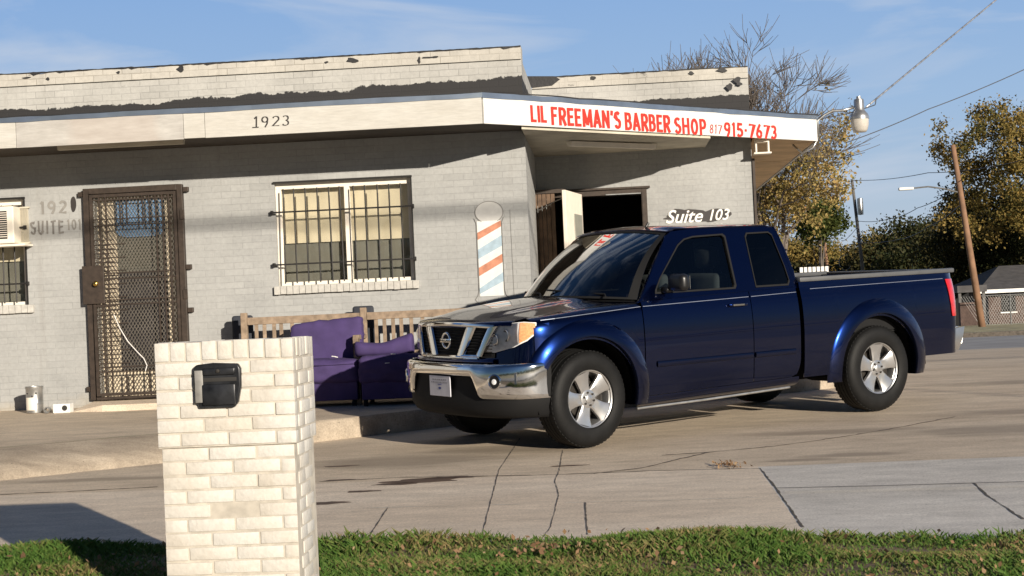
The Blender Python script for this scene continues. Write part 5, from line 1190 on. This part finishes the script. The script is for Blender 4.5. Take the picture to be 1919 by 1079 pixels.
mb = MB(); mb.rbox(X0 + .02, X1 - .03, SY - .27, SY + .14, g0 + .05, g0 + .24, .01); mb.build('base', M['purple'], S1)
for x in (X0 + .05, X1 - .07):
    for y in (SY - .24, SY + .09): mb = MB(); mb.tube([(x, y, g0 - .02), (x, y, g0 + .06)], .022, 8); mb.build('leg', M['plasticm'], S1)
mb = MB(); c = W(623, 668, SY - .02)
for px, py, w_ in ((622, 668, .045), (628, 669, .03)): p_ = W(px, py, SY - .012); mb.tube([p_, p_ + V((w_, .0, -.006))], .005, 5)
p_ = W(598, 699, SY - .01); mb.tube([p_, p_ + V((.05, 0, .02))], .004, 5); mb.build('frayed_thread', M['thread'], S1)
S2 = thing('purple_chair', 'low purple upholstered chair with slumped arm cushion next to the truck bumper', 'chair', ((X1 + X2) / 2, SY, g0), 'purple upholstered seats by the bench')
zs = W(720, 668, SY - .4).z
mb = MB(); cushion(mb, X1 + .005, X2, SY - .42, SY + .12, g0 + .20, W(700, 668, SY - .4).z, .05, None, .02, 3); mb.build('seat', M['purple'], S2, smooth=True)
mb = MB(); mb.rbox(X1 + .03, X2 - .02, SY - .40, SY + .1, g0 + .05, g0 + .22, .01); mb.build('base', M['purple'], S2)
for x in (X1 + .06, X2 - .06):
    for y in (SY - .36, SY + .06): mb = MB(); mb.tube([(x, y, g0 - .02), (x, y, g0 + .06)], .022, 8); mb.build('leg', M['plasticm'], S2)
rows = []; zq = W(700, 667, SY - .3).z
tops = [(664, 638), (672, 641), (690, 642), (708, 643), (722, 642), (738, 635), (752, 630), (765, 626), (773, 622), (776, 632)]
mb = MB()
for px, py in tops:
    c = W(px, py, SY - .2); zb2 = zq - .01; hh_ = (c.z - zb2) / 2; zc_ = (c.z + zb2) / 2; th_ = .11 if px not in (664, 776) else .05
    rows.append([V((c.x, SY - .2 + th_ * math.cos(a) * (1 + .1 * math.sin(px)), zc_ + hh_ * math.copysign(abs(math.sin(a)) ** .7, math.sin(a)))) for a in [2 * math.pi * k / 20 for k in range(21)]])
mb.grid(lambda u, v: rows[int(u)][int(v)], 0, 0, list(range(len(rows))), list(range(21))); mb.add([rows[0][k] for k in range(20)], [tuple(range(20))]); mb.add([rows[-1][k] for k in range(20)], [tuple(range(20))])
o = mb.build('arm_cushion', M['purple'], S2, smooth=True); md = o.modifiers.new('ss', 'SUBSURF'); md.levels = md.render_levels = 1
for px, py in ((733, 664), (722, 681)): mb = MB(); p_ = W(px, py, SY - .44); mb.tube([p_, p_ + V((.045, 0, .002))], .005, 5); mb.build('frayed_thread', M['thread'], S2)
# plastic chair backs peeping over the bench
for px, py, w_, lab in ((446, 592, .22, 'charcoal rounded chair back leaning on the wall left of the bench'), (672, 574, .20, 'charcoal rounded chair back showing behind the middle bench post')):
    c = W(px, py, BY + .3); t_ = thing('folded_chair', lab, 'chair', (c.x, BY + .3, gzb))
    mb = MB(); mb.rbox(c.x - .06, c.x + .16, BY + .26, BY + .32, gzb + .45, c.z, .028, seg=4); mb.build('backrest', M['cushion_black'], t_, smooth=50)
    mb = MB(); mb.rbox(c.x - .06, c.x + .16, BY + .20, BY + .255, gzb + .10, gzb + .43, .02); mb.build('seat', M['cushion_black'], t_)
    for x in (c.x - .05, c.x + .15): mb = MB(); mb.tube([(x, BY + .27, gzb - .02), (x, BY + .33, gzb + .44)], .011, 8); mb.build('leg', M['bar_black'], t_)
# galvanised tin by the wall
TY_ = 16.1; a, b = W(49, 770, TY_), W(81, 725, TY_); r_ = (W(82, 750, TY_).x - W(49, 750, TY_).x) / 2; cx = (W(82, 750, TY_).x + W(49, 750, TY_).x) / 2; zt_, zb_ = W(65, 724, TY_).z, W(65, 777, TY_).z; zb_ = PADZ(cx, TY_)
TN = thing('metal_tin', 'tall galvanised metal tin standing on the concrete by the wall', 'tin', (cx, TY_, zb_))
mb = MB(); Mx = Matrix.Translation((cx, TY_, 0))
mb.lathe([(0, zb_ + .002), (r_ * .9, zb_ + .002), (r_ * .92, zb_ + .02), (r_ * .92, zb_ + (zt_ - zb_) * .33), (r_ * .96, zb_ + (zt_ - zb_) * .34), (r_ * .93, zb_ + (zt_ - zb_) * .36), (r_ * .95, zt_ - .03), (r_, zt_ - .02), (r_, zt_), (r_ * .93, zt_), (r_ * .9, zt_ - .05), (r_ * .86, zb_ + .03), (0, zb_ + .03)], 28, Mx); mb.build('body', M['galv'], TN, smooth=35)
mb = MB(); mb.grid(lambda u, v: V((cx + (r_ * .925 + .004) * math.cos(R(-140) + R(75) * u), TY_ + (r_ * .925 + .004) * math.sin(R(-140) + R(75) * u), zb_ + .03 + .13 * v)), 8, 1); mb.build('paper_label', M['frame_white'], TN, smooth=True)
mb = MB(); 
for an in (-120, -60, -85): mb.lathe([(0, .002), (.009, 0)], 10, Matrix.Translation((cx + r_ * math.cos(R(an)), TY_ + (r_ + .002) * math.sin(R(an)), zt_ - .07 - .03 * (an == -85))) , 'y')
mb.build('rivet_hole', M['black_paint'], TN)
bp = W(128, 776, 15.95); zb_ = PADZ(bp.x, 15.95)
BX = thing('outlet_box', 'small white metal box with a round hole lying by the door slab', 'box', (bp.x - .07, 15.95, zb_))
x0_, x1_ = W(111, 770, 15.95).x, W(134, 770, 15.95).x; h_ = .095
mb = MB(); mb.rbox(x0_ - .05, x1_, 15.91, 16.03, zb_ + .0, zb_ + h_, .008); mb.build('body', M['white'], BX)
mb = MB(); cxx = (x0_ + x1_) / 2 + .01; mb.lathe([(0, -.002), (.026, -.001), (.028, .0)], 20, Matrix.Translation((cxx, 15.908, zb_ + .05)), 'y'); mb.build('hole', M['interior'], BX)
RG = thing('pipe_coupling', 'small grey pipe ring lying between the tin and the white box', 'pipe fitting', (W(90, 775, 15.98).x, 15.98, zb_))
c = W(90, 774, 15.98); mb = MB(); mb.lathe([(.022, -.03), (.032, -.03), (.034, 0), (.032, .03), (.022, .03)], 20, Matrix.Translation((c.x, 15.98, zb_ + .034)), 'y', True); mb.build('ring', M['galv'], RG, smooth=40)

# ------------------------------------------------------------------ security lamp and cables
LY = 19.2; lc = W(1611, 215, LY)
LM = thing('security_light', 'silver dusk to dawn yard light on a curved arm at the canopy corner', 'lamp', (EX, EY, ZE))
zt_, zb_ = W(1609, 181, LY).z, W(1612, 248, LY).z; H = zt_ - zb_; Mx = Matrix.Translation((lc.x, LY, zb_))
mb = MB(); mb.lathe([(0, H), (.028, H), (.03, H * .93), (.055, H * .92), (.06, H * .88), (.062, H * .62), (.075, H * .57), (.10, H * .50), (.112, H * .42), (.112, H * .36)], 28, Mx); mb.build('housing', M['galv'], LM, smooth=40)
mb = MB(); mb.lathe([(.108, H * .38), (.104, H * .2), (.088, H * .06), (.07, 0), (0, -.004)], 28, Mx); mb.build('refractor', M['lampglass'], LM, smooth=True)
mb = MB(); mb.tube([(lc.x - .06, LY, zb_ + H * .7), W(1580, 207, LY), W(1560, 208, LY), W(1545, 216, LY), (EX + .03, EY + .03, ZE + FH - .03), (EX + .035, EY + .03, ZE + .05)], .016, 8)
mb.tube([(EX + .035, EY + .03, ZE + .05), W(1524, 277, LY), W(1505, 288, LY), (EX - .25, EY + .2, ZE - .01)], .012, 8); mb.build('arm', M['galv'], LM, smooth=True)
def wire(name, pts, r, mat, label, sag=0., n=24, group=None, grp=None):
    P_ = []; 
    for i in range(n + 1):
        u = i / n * (len(pts) - 1); k = min(int(u), len(pts) - 2); f = u - k; a, b = V(pts[k]), V(pts[k + 1]); p_ = a.lerp(b, f); p_.z -= sag * 4 * f * (1 - f); P_.append(p_)
    mb = MB(); mb.tube(P_, r, 6); o = mb.build(name, M[mat], None, smooth=True); tag(o, label, 'cable', group); return o
A1 = W(1624, 201, 19.2); A2 = W(1872, -4, 23); A3 = A2 + (A2 - A1) * 1.5
wire('service_cable', [A1, A2, A3], .011, 'cable_light', 'thick twisted service cable rising from the yard light to the upper right', .0)
wire('drip_cable', [A1 + V((.12, 0, .1)), A1 + V((.10, 0, .02)), (EX + .05, EY + .1, ZE + FH)], .006, 'cable', 'short slack cable between yard light and canopy corner', .02)
B1 = W(1585, 268, 26); B2 = W(1919, 131, 27); B3 = B2 + (B2 - B1) * 1.2
wire('phone_cable', [B1, W(1740, 205, 26.5), B2, B3], .008, 'cable', 'thin cable sloping up to the right below the service cable', .02)

# ------------------------------------------------------------------ vegetation
def leaves(centers, n, spread, size, flat=.5):
    """random leaf quads around centers -> vertex array"""
    c = np.repeat(centers, n, axis=0); c = c + RNG.normal(0, 1, c.shape) * spread
    a = RNG.normal(0, 1, c.shape); a /= np.linalg.norm(a, axis=1, keepdims=True); b = RNG.normal(0, 1, c.shape); b -= (a * b).sum(1, keepdims=True) * a; b /= np.linalg.norm(b, axis=1, keepdims=True)
    s = size * RNG.uniform(.5, 1.3, (len(c), 1)); a = a * s; b = b * s * .6
    return np.stack([c - a, c - b * 1, c + a, c + b * 1], 1).reshape(-1, 3)
def branches(mb, p, d, L, r, depth, tips, rg, gnarl=.25, nb=(2, 4), up=.15, ratio=.72):
    k = 4; pts = [p.copy()]; rs = [r]; dd_ = d.copy()
    for i in range(k):
        dd_ = (dd_ + V((rg.gauss(0, gnarl), rg.gauss(0, gnarl), rg.gauss(0, gnarl) + up)) * .4).normalized(); p = p + dd_ * (L / k); pts.append(p.copy()); rs.append(max(.0065, r * (1 - .45 * (i + 1) / k)))
    mb.tube(pts, rs, 6 if r > .02 else 4, False)
    if depth == 0: tips.append((pts[-1], dd_)); tips.append((pts[2], dd_)); return
    for j in range(rg.randint(*nb)):
        i = rg.choice([2, 3, 4, 4]); a = rg.uniform(0, 6.28); q = dd_.orthogonal().normalized(); q = Quaternion(dd_, a) @ q; nd = (dd_ * rg.uniform(.6, 1.1) + q * rg.uniform(.5, .95)).normalized()
        branches(mb, pts[i], nd, L * ratio * rg.uniform(.75, 1.15), rs[i] * .62, depth - 1, tips, rg, gnarl, nb, up, ratio)
# tree behind the shop: bare twigs above, gold leaves below
rg = random.Random(11)
TDY = 33; base = W(1450, 560, TDY); base.z = gz(33)
TR = thing('autumn_tree', 'tree behind the shop with bare upper twigs and yellow green leaves on its lower right', 'tree', base)
mb = MB(); tips = []
for ang, ln, tilt in ((1.5, 2.0, .05), (.0, 1.6, .30), (3.1, 1.7, .10), (5.6, 1.9, .12), (2.6, 1.5, .20), (.4, 1.3, .36)):
    d = V((math.cos(ang) * tilt, math.sin(ang) * tilt, 1)).normalized(); branches(mb, base + V((0, 0, 1.1)), d, ln * 1.18, .075, 5, tips, rg, .16, (2, 4), .16, .68)
for tp_, td in list(tips):
    if tp_.z > 3.9 and rg.random() < .75:
        for _ in range(rg.randint(2, 4)):
            q = (td + V((rg.gauss(0, .45), rg.gauss(0, .45), rg.gauss(.15, .3)))).normalized(); L_ = rg.uniform(.25, .7); m_ = tp_ + q * L_ * .5; q2 = (q + V((rg.gauss(0, .2), 0, .15))).normalized()
            mb.tube([tp_, m_, m_ + q2 * L_ * .5], [.0062, .0052, .004], 4, False)
mb.tube([base - V((0, 0, .2)), base + V((.03, 0, .6)), base + V((0, 0, 1.3))], [.20, .16, .14], 10); mb.build('branches', M['bark'], TR, smooth=True)
Pt = np.array([[*t_[0]] for t_ in tips]); hz0 = Pt[:, 2]
pr = np.clip((4.6 - hz0) / 1.6, .02, .7) * np.clip((Pt[:, 0] - base.x + .7) / 1.0, .05, 1); cl = Pt[RNG.random(len(Pt)) < pr]
ex = []
for px, py, sx1, sy1, k in ((1475, 385, 36, 26, 100), (1520, 330, 36, 34, 100), (1560, 265, 24, 24, 40), (1450, 300, 30, 30, 40), (1585, 235, 14, 14, 8)):
    ex += [[*W(RNG.normal(px, sx1), RNG.normal(py, sy1), TDY + RNG.uniform(-1, 1))] for _ in range(k)]
quads('foliage', leaves(np.concatenate([cl, np.array(ex)]), 17, .085, .040), M['leaf_gold'], TR)
def clump_tree(name, label, base, h, crown_c, rad, nclump, nleaf, size, mat, group=None, seed=0, spread=.35, trunk=.2, branch_depth=3):
    t_ = thing(name, label, 'tree', base, group); rg2 = np.random.default_rng(seed); r3 = random.Random(seed)
    u = rg2.normal(0, 1, (nclump, 3)); u /= np.linalg.norm(u, axis=1, keepdims=True); rr = rg2.uniform(.25, 1.05, (nclump, 1)) ** .6
    c = np.array(crown_c) + u * rr * np.array(rad) * (1 + .18 * np.sin(u[:, :1] * 5 + seed) + .15 * np.sin(u[:, 2:3] * 7 + seed))
    quads('foliage', leaves(c, nleaf, spread, size), M[mat], t_)
    mb = MB(); b = V(base); cc = V(crown_c); mb.tube([b - V((0, 0, .3)), b.lerp(cc, .5), cc], [trunk, trunk * .75, trunk * .4], 8)
    for k in range(9):
        q = V(c[r3.randrange(len(c))]); s0 = b.lerp(cc, r3.uniform(.35, .9)); mid = s0.lerp(q, .5) + V((0, 0, -.2)); mb.tube([s0, mid, q], [trunk * .4, trunk * .25, trunk * .06], 5, False)
    mb.build('trunk', M['bark'], t_, smooth=True); return t_
# greener tree lower right of the shop tree
c = W(1535, 415, 52); clump_tree('green_tree', 'mid green tree low behind the autumn tree beside the shop', (c.x, 52, .1), 4, (c.x, 52, c.z), (.75, .9, .62), 130, 60, .06, 'leaf_green', seed=3, spread=.15, trunk=.1)
# big olive tree at the right edge
c = W(1955, 318, 68); BT = clump_tree('large_tree', 'large olive and gold tree towering behind the leaning pole at the right edge', (c.x + .6, 68, .1), 9, (c.x, 68, c.z), (3.9, 3.0, 3.3), 330, 150, .068, 'leaf_olive', seed=5, spread=.21, trunk=.28)
c = W(1860, 455, 74); clump_tree('dark_tree', 'dark broad tree below the large olive tree behind the house', (c.x, 74, .1), 5, (c.x, 74, c.z), (3.6, 2, 2.0), 220, 130, .085, 'leaf_dark', seed=8, spread=.34, group='dark trees beyond the street')
spec = [(1690, 480, 92, 2.5, 1.75, 'dense dark green tree with a yellow green top right of the thin grey pole', 'leaf_dark'), (1770, 478, 96, 2.9, 1.75, 'dark bushy tree left of the leaning brown pole', 'leaf_dark'),
        (1655, 488, 100, 1.6, 1.5, 'rounded olive tree close to the right of the thin grey pole', 'leaf_olive'), (1575, 500, 118, 2.6, 1.3, 'low brown green tree left of the thin grey pole', 'leaf_olive'), (1520, 492, 112, 2.0, 1.5, 'olive tree just right of the truck cab', 'leaf_olive'),
        (1730, 500, 84, 2.2, 1.3, 'low dark tree filling the middle of the tree line', 'leaf_dark'), (1830, 500, 86, 2.6, 1.6, 'dark tree behind the left end of the grey house roof', 'leaf_dark'), (1905, 480, 88, 3.0, 2.0, 'dark tree behind the right end of the grey house roof', 'leaf_dark'),
        (1470, 490, 120, 2.4, 1.6, 'distant olive tree hidden mostly behind the truck cab', 'leaf_olive')]
for i, (px, py, dist, rx, rz, lab, mt) in enumerate(spec):
    c = W(px, py, dist); clump_tree('background_tree', lab, (c.x, dist, .1), 5, (c.x, dist, c.z), (rx, 1.6, rz), 130, 110, .10, mt, seed=20 + i, spread=.33, group='trees beyond the street', trunk=.15)
# low hedge mass filling the foot of the tree line
cs = np.array([[*W(RNG.uniform(1440, 2000), RNG.uniform(512, 560), 98)] for _ in range(420)]); 
o = quads('undergrowth', leaves(cs, 40, .5, .2), M['leaf_dark']); tag(o, 'dark undergrowth along the foot of the far trees', 'undergrowth', kind='stuff')
# house, wall, fence at the far right
HY = 64
HS = thing('brick_house', 'brown brick house with grey shingle roof far right beyond the street', 'house', (W(1880, 600, HY).x, HY, .2))
xa, xb = W(1838, 560, HY).x, W(2080, 560, HY).x; ze = W(1880, 543, HY).z; zr_ = W(1900, 497, HY + 3).z
mb = MB(); mb.box(xa + .3, xb, HY, HY + 7, 0, ze); mb.build('wall', M['redbrick'], HS)
mb = MB(); mb.add([(xa - .2, HY - .5, ze), (xb, HY - .5, ze), (xb, HY + 3.5, zr_), (xa + 1.6, HY + 3.5, zr_), (xa - .2, HY + 7.5, ze), (xb, HY + 7.5, ze)], [(0, 1, 2, 3), (0, 3, 4), (3, 2, 5, 4)]); mb.build('roof', M['roof'], HS)
mb = MB(); mb.box(xa - .2, xb, HY - .54, HY - .5, ze - .12, ze + .02); mb.build('eave_board', M['white'], HS)
for f in (.16, .34, .6):
    x = xa + (xb - xa) * f; mb = MB(); mb.box(x, x + .55, HY - .02, HY - .003, .6, 1.5); wn = mb.build('window', M['plasticm'], HS); mb = MB(); mb.box(x - .05, x + .6, HY - .04, HY - .021, .55, .6); mb.build('sill', M['white'], wn)
CPx0, CPx1 = W(1790, 560, 60).x, W(1845, 560, 60).x
SH = thing('carport', 'dark low carport left of the brick house behind the truck tail lamp', 'carport', ((CPx0 + CPx1) / 2, 60, .2))
mb = MB(); z_ = W(1820, 548, 60).z; mb.box(CPx0, CPx1, 59.5, 63, z_, z_ + .25); mb.build('roof', M['roof'], SH); mb = MB(); mb.box(CPx0, CPx1, 62.5, 63, .1, z_); mb.build('back_wall', M['plasticm'], SH)
for x in (CPx0 + .1, CPx1 - .1): mb = MB(); mb.box(x - .05, x + .05, 59.6, 59.7, .1, z_); mb.build('post', M['pole_grey'], SH)
a = W(1800, 580, 58); LW = MB(); LW.box(a.x, W(1838, 580, 58).x, 58, 58.3, .1, W(1815, 567, 58).z); o = LW.build('low_brick_wall', M['redbrick']); tag(o, 'low red brick garden wall behind the truck tail lamp', 'wall')
FN = thing('chain_link_fence', 'grey chain link fence in front of the brick house', 'fence', (W(1880, 600, 57).x, 57, .22))
xa, xb = W(1838, 600, 57).x, W(2050, 600, 57).x; zf = W(1880, 553, 57).z
mb = MB(); mb.tube([(xa, 57, zf), (xb, 57, zf)], .02, 6); mb.build('top_rail', M['galv'], FN)
x = xa
while x < xb: mb = MB(); mb.tube([(x, 57, .2), (x, 57, zf + .03)], .025, 6); mb.build('post', M['galv'], FN); x += 1.05
mb = MB(); x = xa
while x < xb:
    for sg in (1, -1): mb.add([(x - .003, 57, .22), (x + .003, 57, .22), (x + sg * (zf - .22) * .6 + .003, 57, zf), (x + sg * (zf - .22) * .6 - .003, 57, zf)], [(0, 1, 2, 3)])
    x += .09
mb.build('wire_mesh', M['galv'], FN, recalc=False)
# white slatted panel over the bed, cable ring
PY = 45; a, b = W(1500, 516, PY), W(1555, 499, PY)
WP = thing('slatted_panel', 'white slatted panel seen over the truck bed beside the cab', 'panel', ((a.x + b.x) / 2, PY, .1))
for k in range(7):
    x = a.x + (b.x - a.x) * k / 7; mb = MB(); mb.box(x, x + (b.x - a.x) / 7 * .72, PY, PY + .05, .1, b.z); mb.build('slat', M['white'], WP)
mb = MB(); mb.box(a.x, b.x, PY + .051, PY + .1, W(1530, 514, PY).z, W(1530, 510, PY).z); mb.box(a.x, b.x, PY + .051, PY + .1, b.z - .06, b.z); mb.build('rail', M['steel_brown'], WP)
# utility poles
def pole(name, label, pb, pt, dist, r, mat, zb=None, group='utility poles'):
    b = W(*pb, dist); t_ = W(*pt, dist)
    if b.z > .2: e_ = (t_ - b).normalized(); b = b - e_ * ((b.z - .1) / e_.z)
    P_ = thing(name, label, 'utility pole', (b.x, dist, b.z), group); mb = MB(); mb.tube([b - (t_ - b) * .02, b.lerp(t_, .5), t_], [r * 1.2, r, r * .8], 10); mb.build('shaft', M[mat], P_, smooth=True); return P_, b, t_
P1, b1, t1 = pole('utility_pole', 'leaning brown wooden pole with a street light arm at the right', (1841, 612), (1786, 272), 55, .105, 'pole')
mb = MB(); mb.tube([W(1801, 362, 55), W(1770, 354, 55), W(1740, 350, 55), W(1712, 353, 55)], .03, 6); mb.build('lamp_arm', M['galv'], P1)
mb = MB(); c = W(1700, 354, 55); mb.rbox(c.x - .28, c.x + .22, 54.9, 55.1, c.z - .05, c.z + .05, .03); mb.build('lamp_head', M['white'], P1)
P2, b2, t2 = pole('utility_pole', 'thin dark pole with a grey transformer rising behind the truck bed', (1619, 520), (1597, 336), 80, .085, 'pole_grey')
mb = MB(); c = W(1607, 388, 80); mb.lathe([(0, -.42), (.14, -.40), (.15, 0), (.14, .40), (0, .44)], 14, Matrix.Translation((c.x + .12, 79.8, c.z))); mb.build('transformer', M['galv'], P2, smooth=40)
P3, b3, t3 = pole('utility_pole', 'short pale pole with a bracket seen just right of the truck cab', (1551, 505), (1545, 443), 95, .10, 'pole')
mb = MB(); mb.tube([W(1541, 464, 95), W(1518, 456, 95)], .05, 6); mb.build('lamp_arm', M['galv'], P3)
mb = MB(); c = W(1586, 492, 94); Rr_ = .40
mb.tube([c + V((Rr_ * .9 * math.cos(a), .02 * k, Rr_ * 1.1 * math.sin(a))) for k, a in enumerate([2 * math.pi * k / 28 for k in range(29)])], .022, 6, False); o = mb.build('cable_coil', M['cable_light']); tag(o, 'round coil of pale cable in front of the tree line', 'cable coil')
wire('power_line', [W(1600, 338, 80), W(1740, 324, 62), W(1919, 300, 50)], .014, 'cable', 'nearly level power line leaving the top of the thin dark pole', .1, group='power lines')
wire('power_line', [W(1606, 414, 80), W(1665, 411, 75), W(1720, 390, 68), W(1798, 350, 55)], .014, 'cable', 'sagging power line from the thin pole up to the brown pole', .08, group='power lines')
wire('power_line', [W(1606, 455, 80), W(1690, 448, 72), W(1740, 425, 66), W(1805, 380, 55)], .018, 'cable', 'lowest dark power line meeting the brown pole over the trees', .08, group='power lines')
wire('power_line', [W(1580, 452, 110), W(1608, 424, 80)], .014, 'cable', 'short power line falling left from the thin dark pole', .1, group='power lines')
wire('street_cable', [(-40, 1.0, 7.2), (0, 1.0, 7.08), (40, 1.0, 7.16)], .036, 'cable', 'thick utility cable along the street that shades the wall with a soft line', .0)

q0, q1 = V((*S(1710, 729), gz(16.5))), V((*S(1919, 741), gz(16))); of = -SUNV * (6.0 / -SUNV.z); dq = (q1 - q0); dq.z = 0
wire('street_cable', [q0 + of - dq * 6, q1 + of + dq * 8], .022, 'cable', 'thin high utility cable that casts a line of shade on the driveway', .0)

# verge grass (dense short blades), fallen leaves
def hN(x, y): return np.sin(x * 1.7 + 1.3 * np.sin(y * 2.1)) * np.cos(y * 1.9 + x * .7)
n = 150000
gx = RNG.uniform(-3.4, 3.6, n); gy = RNG.uniform(6.5, 8.86, n); edge = 8.74 - .145 * np.clip(gx + 1.7, -.3, 9) - .30 * np.clip((-1.9 - gx) / .25, 0, 1) + .04 * np.sin(gx * 5) + .035 * np.sin(gx * 17 + 1); ok = (gy < edge + RNG.normal(0, .035, n)) & (RNG.random(n) < np.clip(.95 - 1.1 * np.clip(np.sin(gx * 3.1 + 2 * np.sin(gy * 4)) * np.sin(gy * 6 + gx) - .35, 0, 1), .15, 1)); gx, gy = gx[ok], gy[ok]
def lump(x, y): return .03 * (1 + np.sin(x * 2.3 + 1) * np.cos(y * 3.1)) + .07 * np.exp(-((x + 3.15) ** 2) / .35) * np.clip((8.9 - y) / .6, 0, 1)
zz = np.interp(gy, GX, GZ) + lump(gx, gy) - .012; m_ = len(gx)
hgt = RNG.uniform(.012, .05, m_) * (1 + .5 * hN(gx * 1.5, gy * 2)); an = RNG.uniform(0, 6.28, m_); wdt = RNG.uniform(.003, .0065, m_); ln = RNG.uniform(.2, 1.4, m_) * hgt
bx2 = np.cos(an) * wdt; by2 = np.sin(an) * wdt; lx = -np.sin(an) * ln; ly = np.cos(an) * ln
Vv = np.stack([np.stack([gx - bx2, gy - by2, zz], 1), np.stack([gx + bx2, gy + by2, zz], 1), np.stack([gx + bx2 * .8 + lx * .5, gy + by2 * .8 + ly * .5, zz + hgt * .7], 1), np.stack([gx + lx, gy + ly, zz + hgt], 1)], 1).reshape(-1, 3)
o = quads('grass', Vv, M['grass']); tag(o, None, None, kind='stuff'); o['label'] = 'short green and tan lawn grass on the verge'
mb = MB(); ys_ = lin(6.0, 8.78, 40); xs_ = lin(-3.6, 3.8, 80)
te = lambda x: 8.74 - .145 * max(-.3, min(9, x + 1.7)) - .30 * max(0, min(1, (-1.9 - x) / .25)) - .03 + .03 * math.sin(x * 5)
def tv(u, v):
    x = xs_[int(u)]; y = 6.0 + (te(x) - 6.0) * int(v) / 40; return V((x, y, gz(y) + float(lump(x, y)) - .002 - (.03 if v == 40 else 0)))
mb.grid(lambda u, v: tv(u, v), 0, 0, list(range(81)), list(range(41))); mb.build('verge_turf', M['soil'], kind='structure', smooth=True)
n = 520; lx = RNG.uniform(-3.2, 3.4, n); ly = RNG.uniform(6.9, 8.7, n) - .13 * np.clip(lx + 1.7, 0, 9); lz = np.interp(ly, GX, GZ) + lump(lx, ly) + .035
cen = np.stack([lx, ly, lz], 1)
pc = np.array([[*S(px, py), 0] for px, py in [(RNG.normal(1365, 14), RNG.normal(873, 2.5)) for _ in range(70)]]); pc[:, 2] = [gz(y) + .012 for y in pc[:, 1]]
g1 = np.array([[RNG.normal(.0 - .35, .14), RNG.normal(7.95, .07), 0] for _ in range(70)]); g1[:, 2] = np.interp(g1[:, 1], GX, GZ) + lump(g1[:, 0], g1[:, 1]) + .035
cen2 = np.concatenate([cen, g1]); o = quads('fallen_leaves', np.concatenate([leaves(cen2, 1, .005, .017), leaves(pc, 1, .01, .014)]), M['deadleaf']); tag(o, None, None, kind='stuff'); o['label'] = 'scattered brown fallen leaves'
# trees across the street behind the viewer (seen in the paintwork)
cs = np.stack([RNG.uniform(-90, 130, 900), RNG.uniform(-75, -62, 900), RNG.uniform(.5, 6.5, 900) * (1 + .3 * np.sin(np.arange(900)))], 1)
o = quads('street_trees', leaves(cs, 14, 1.1, .55), M['leaf_dark']); tag(o, 'row of dark trees across the street', 'trees', kind='stuff')

for o in list(bpy.data.objects):
    if '_w' in o.keys(): del o['_w']
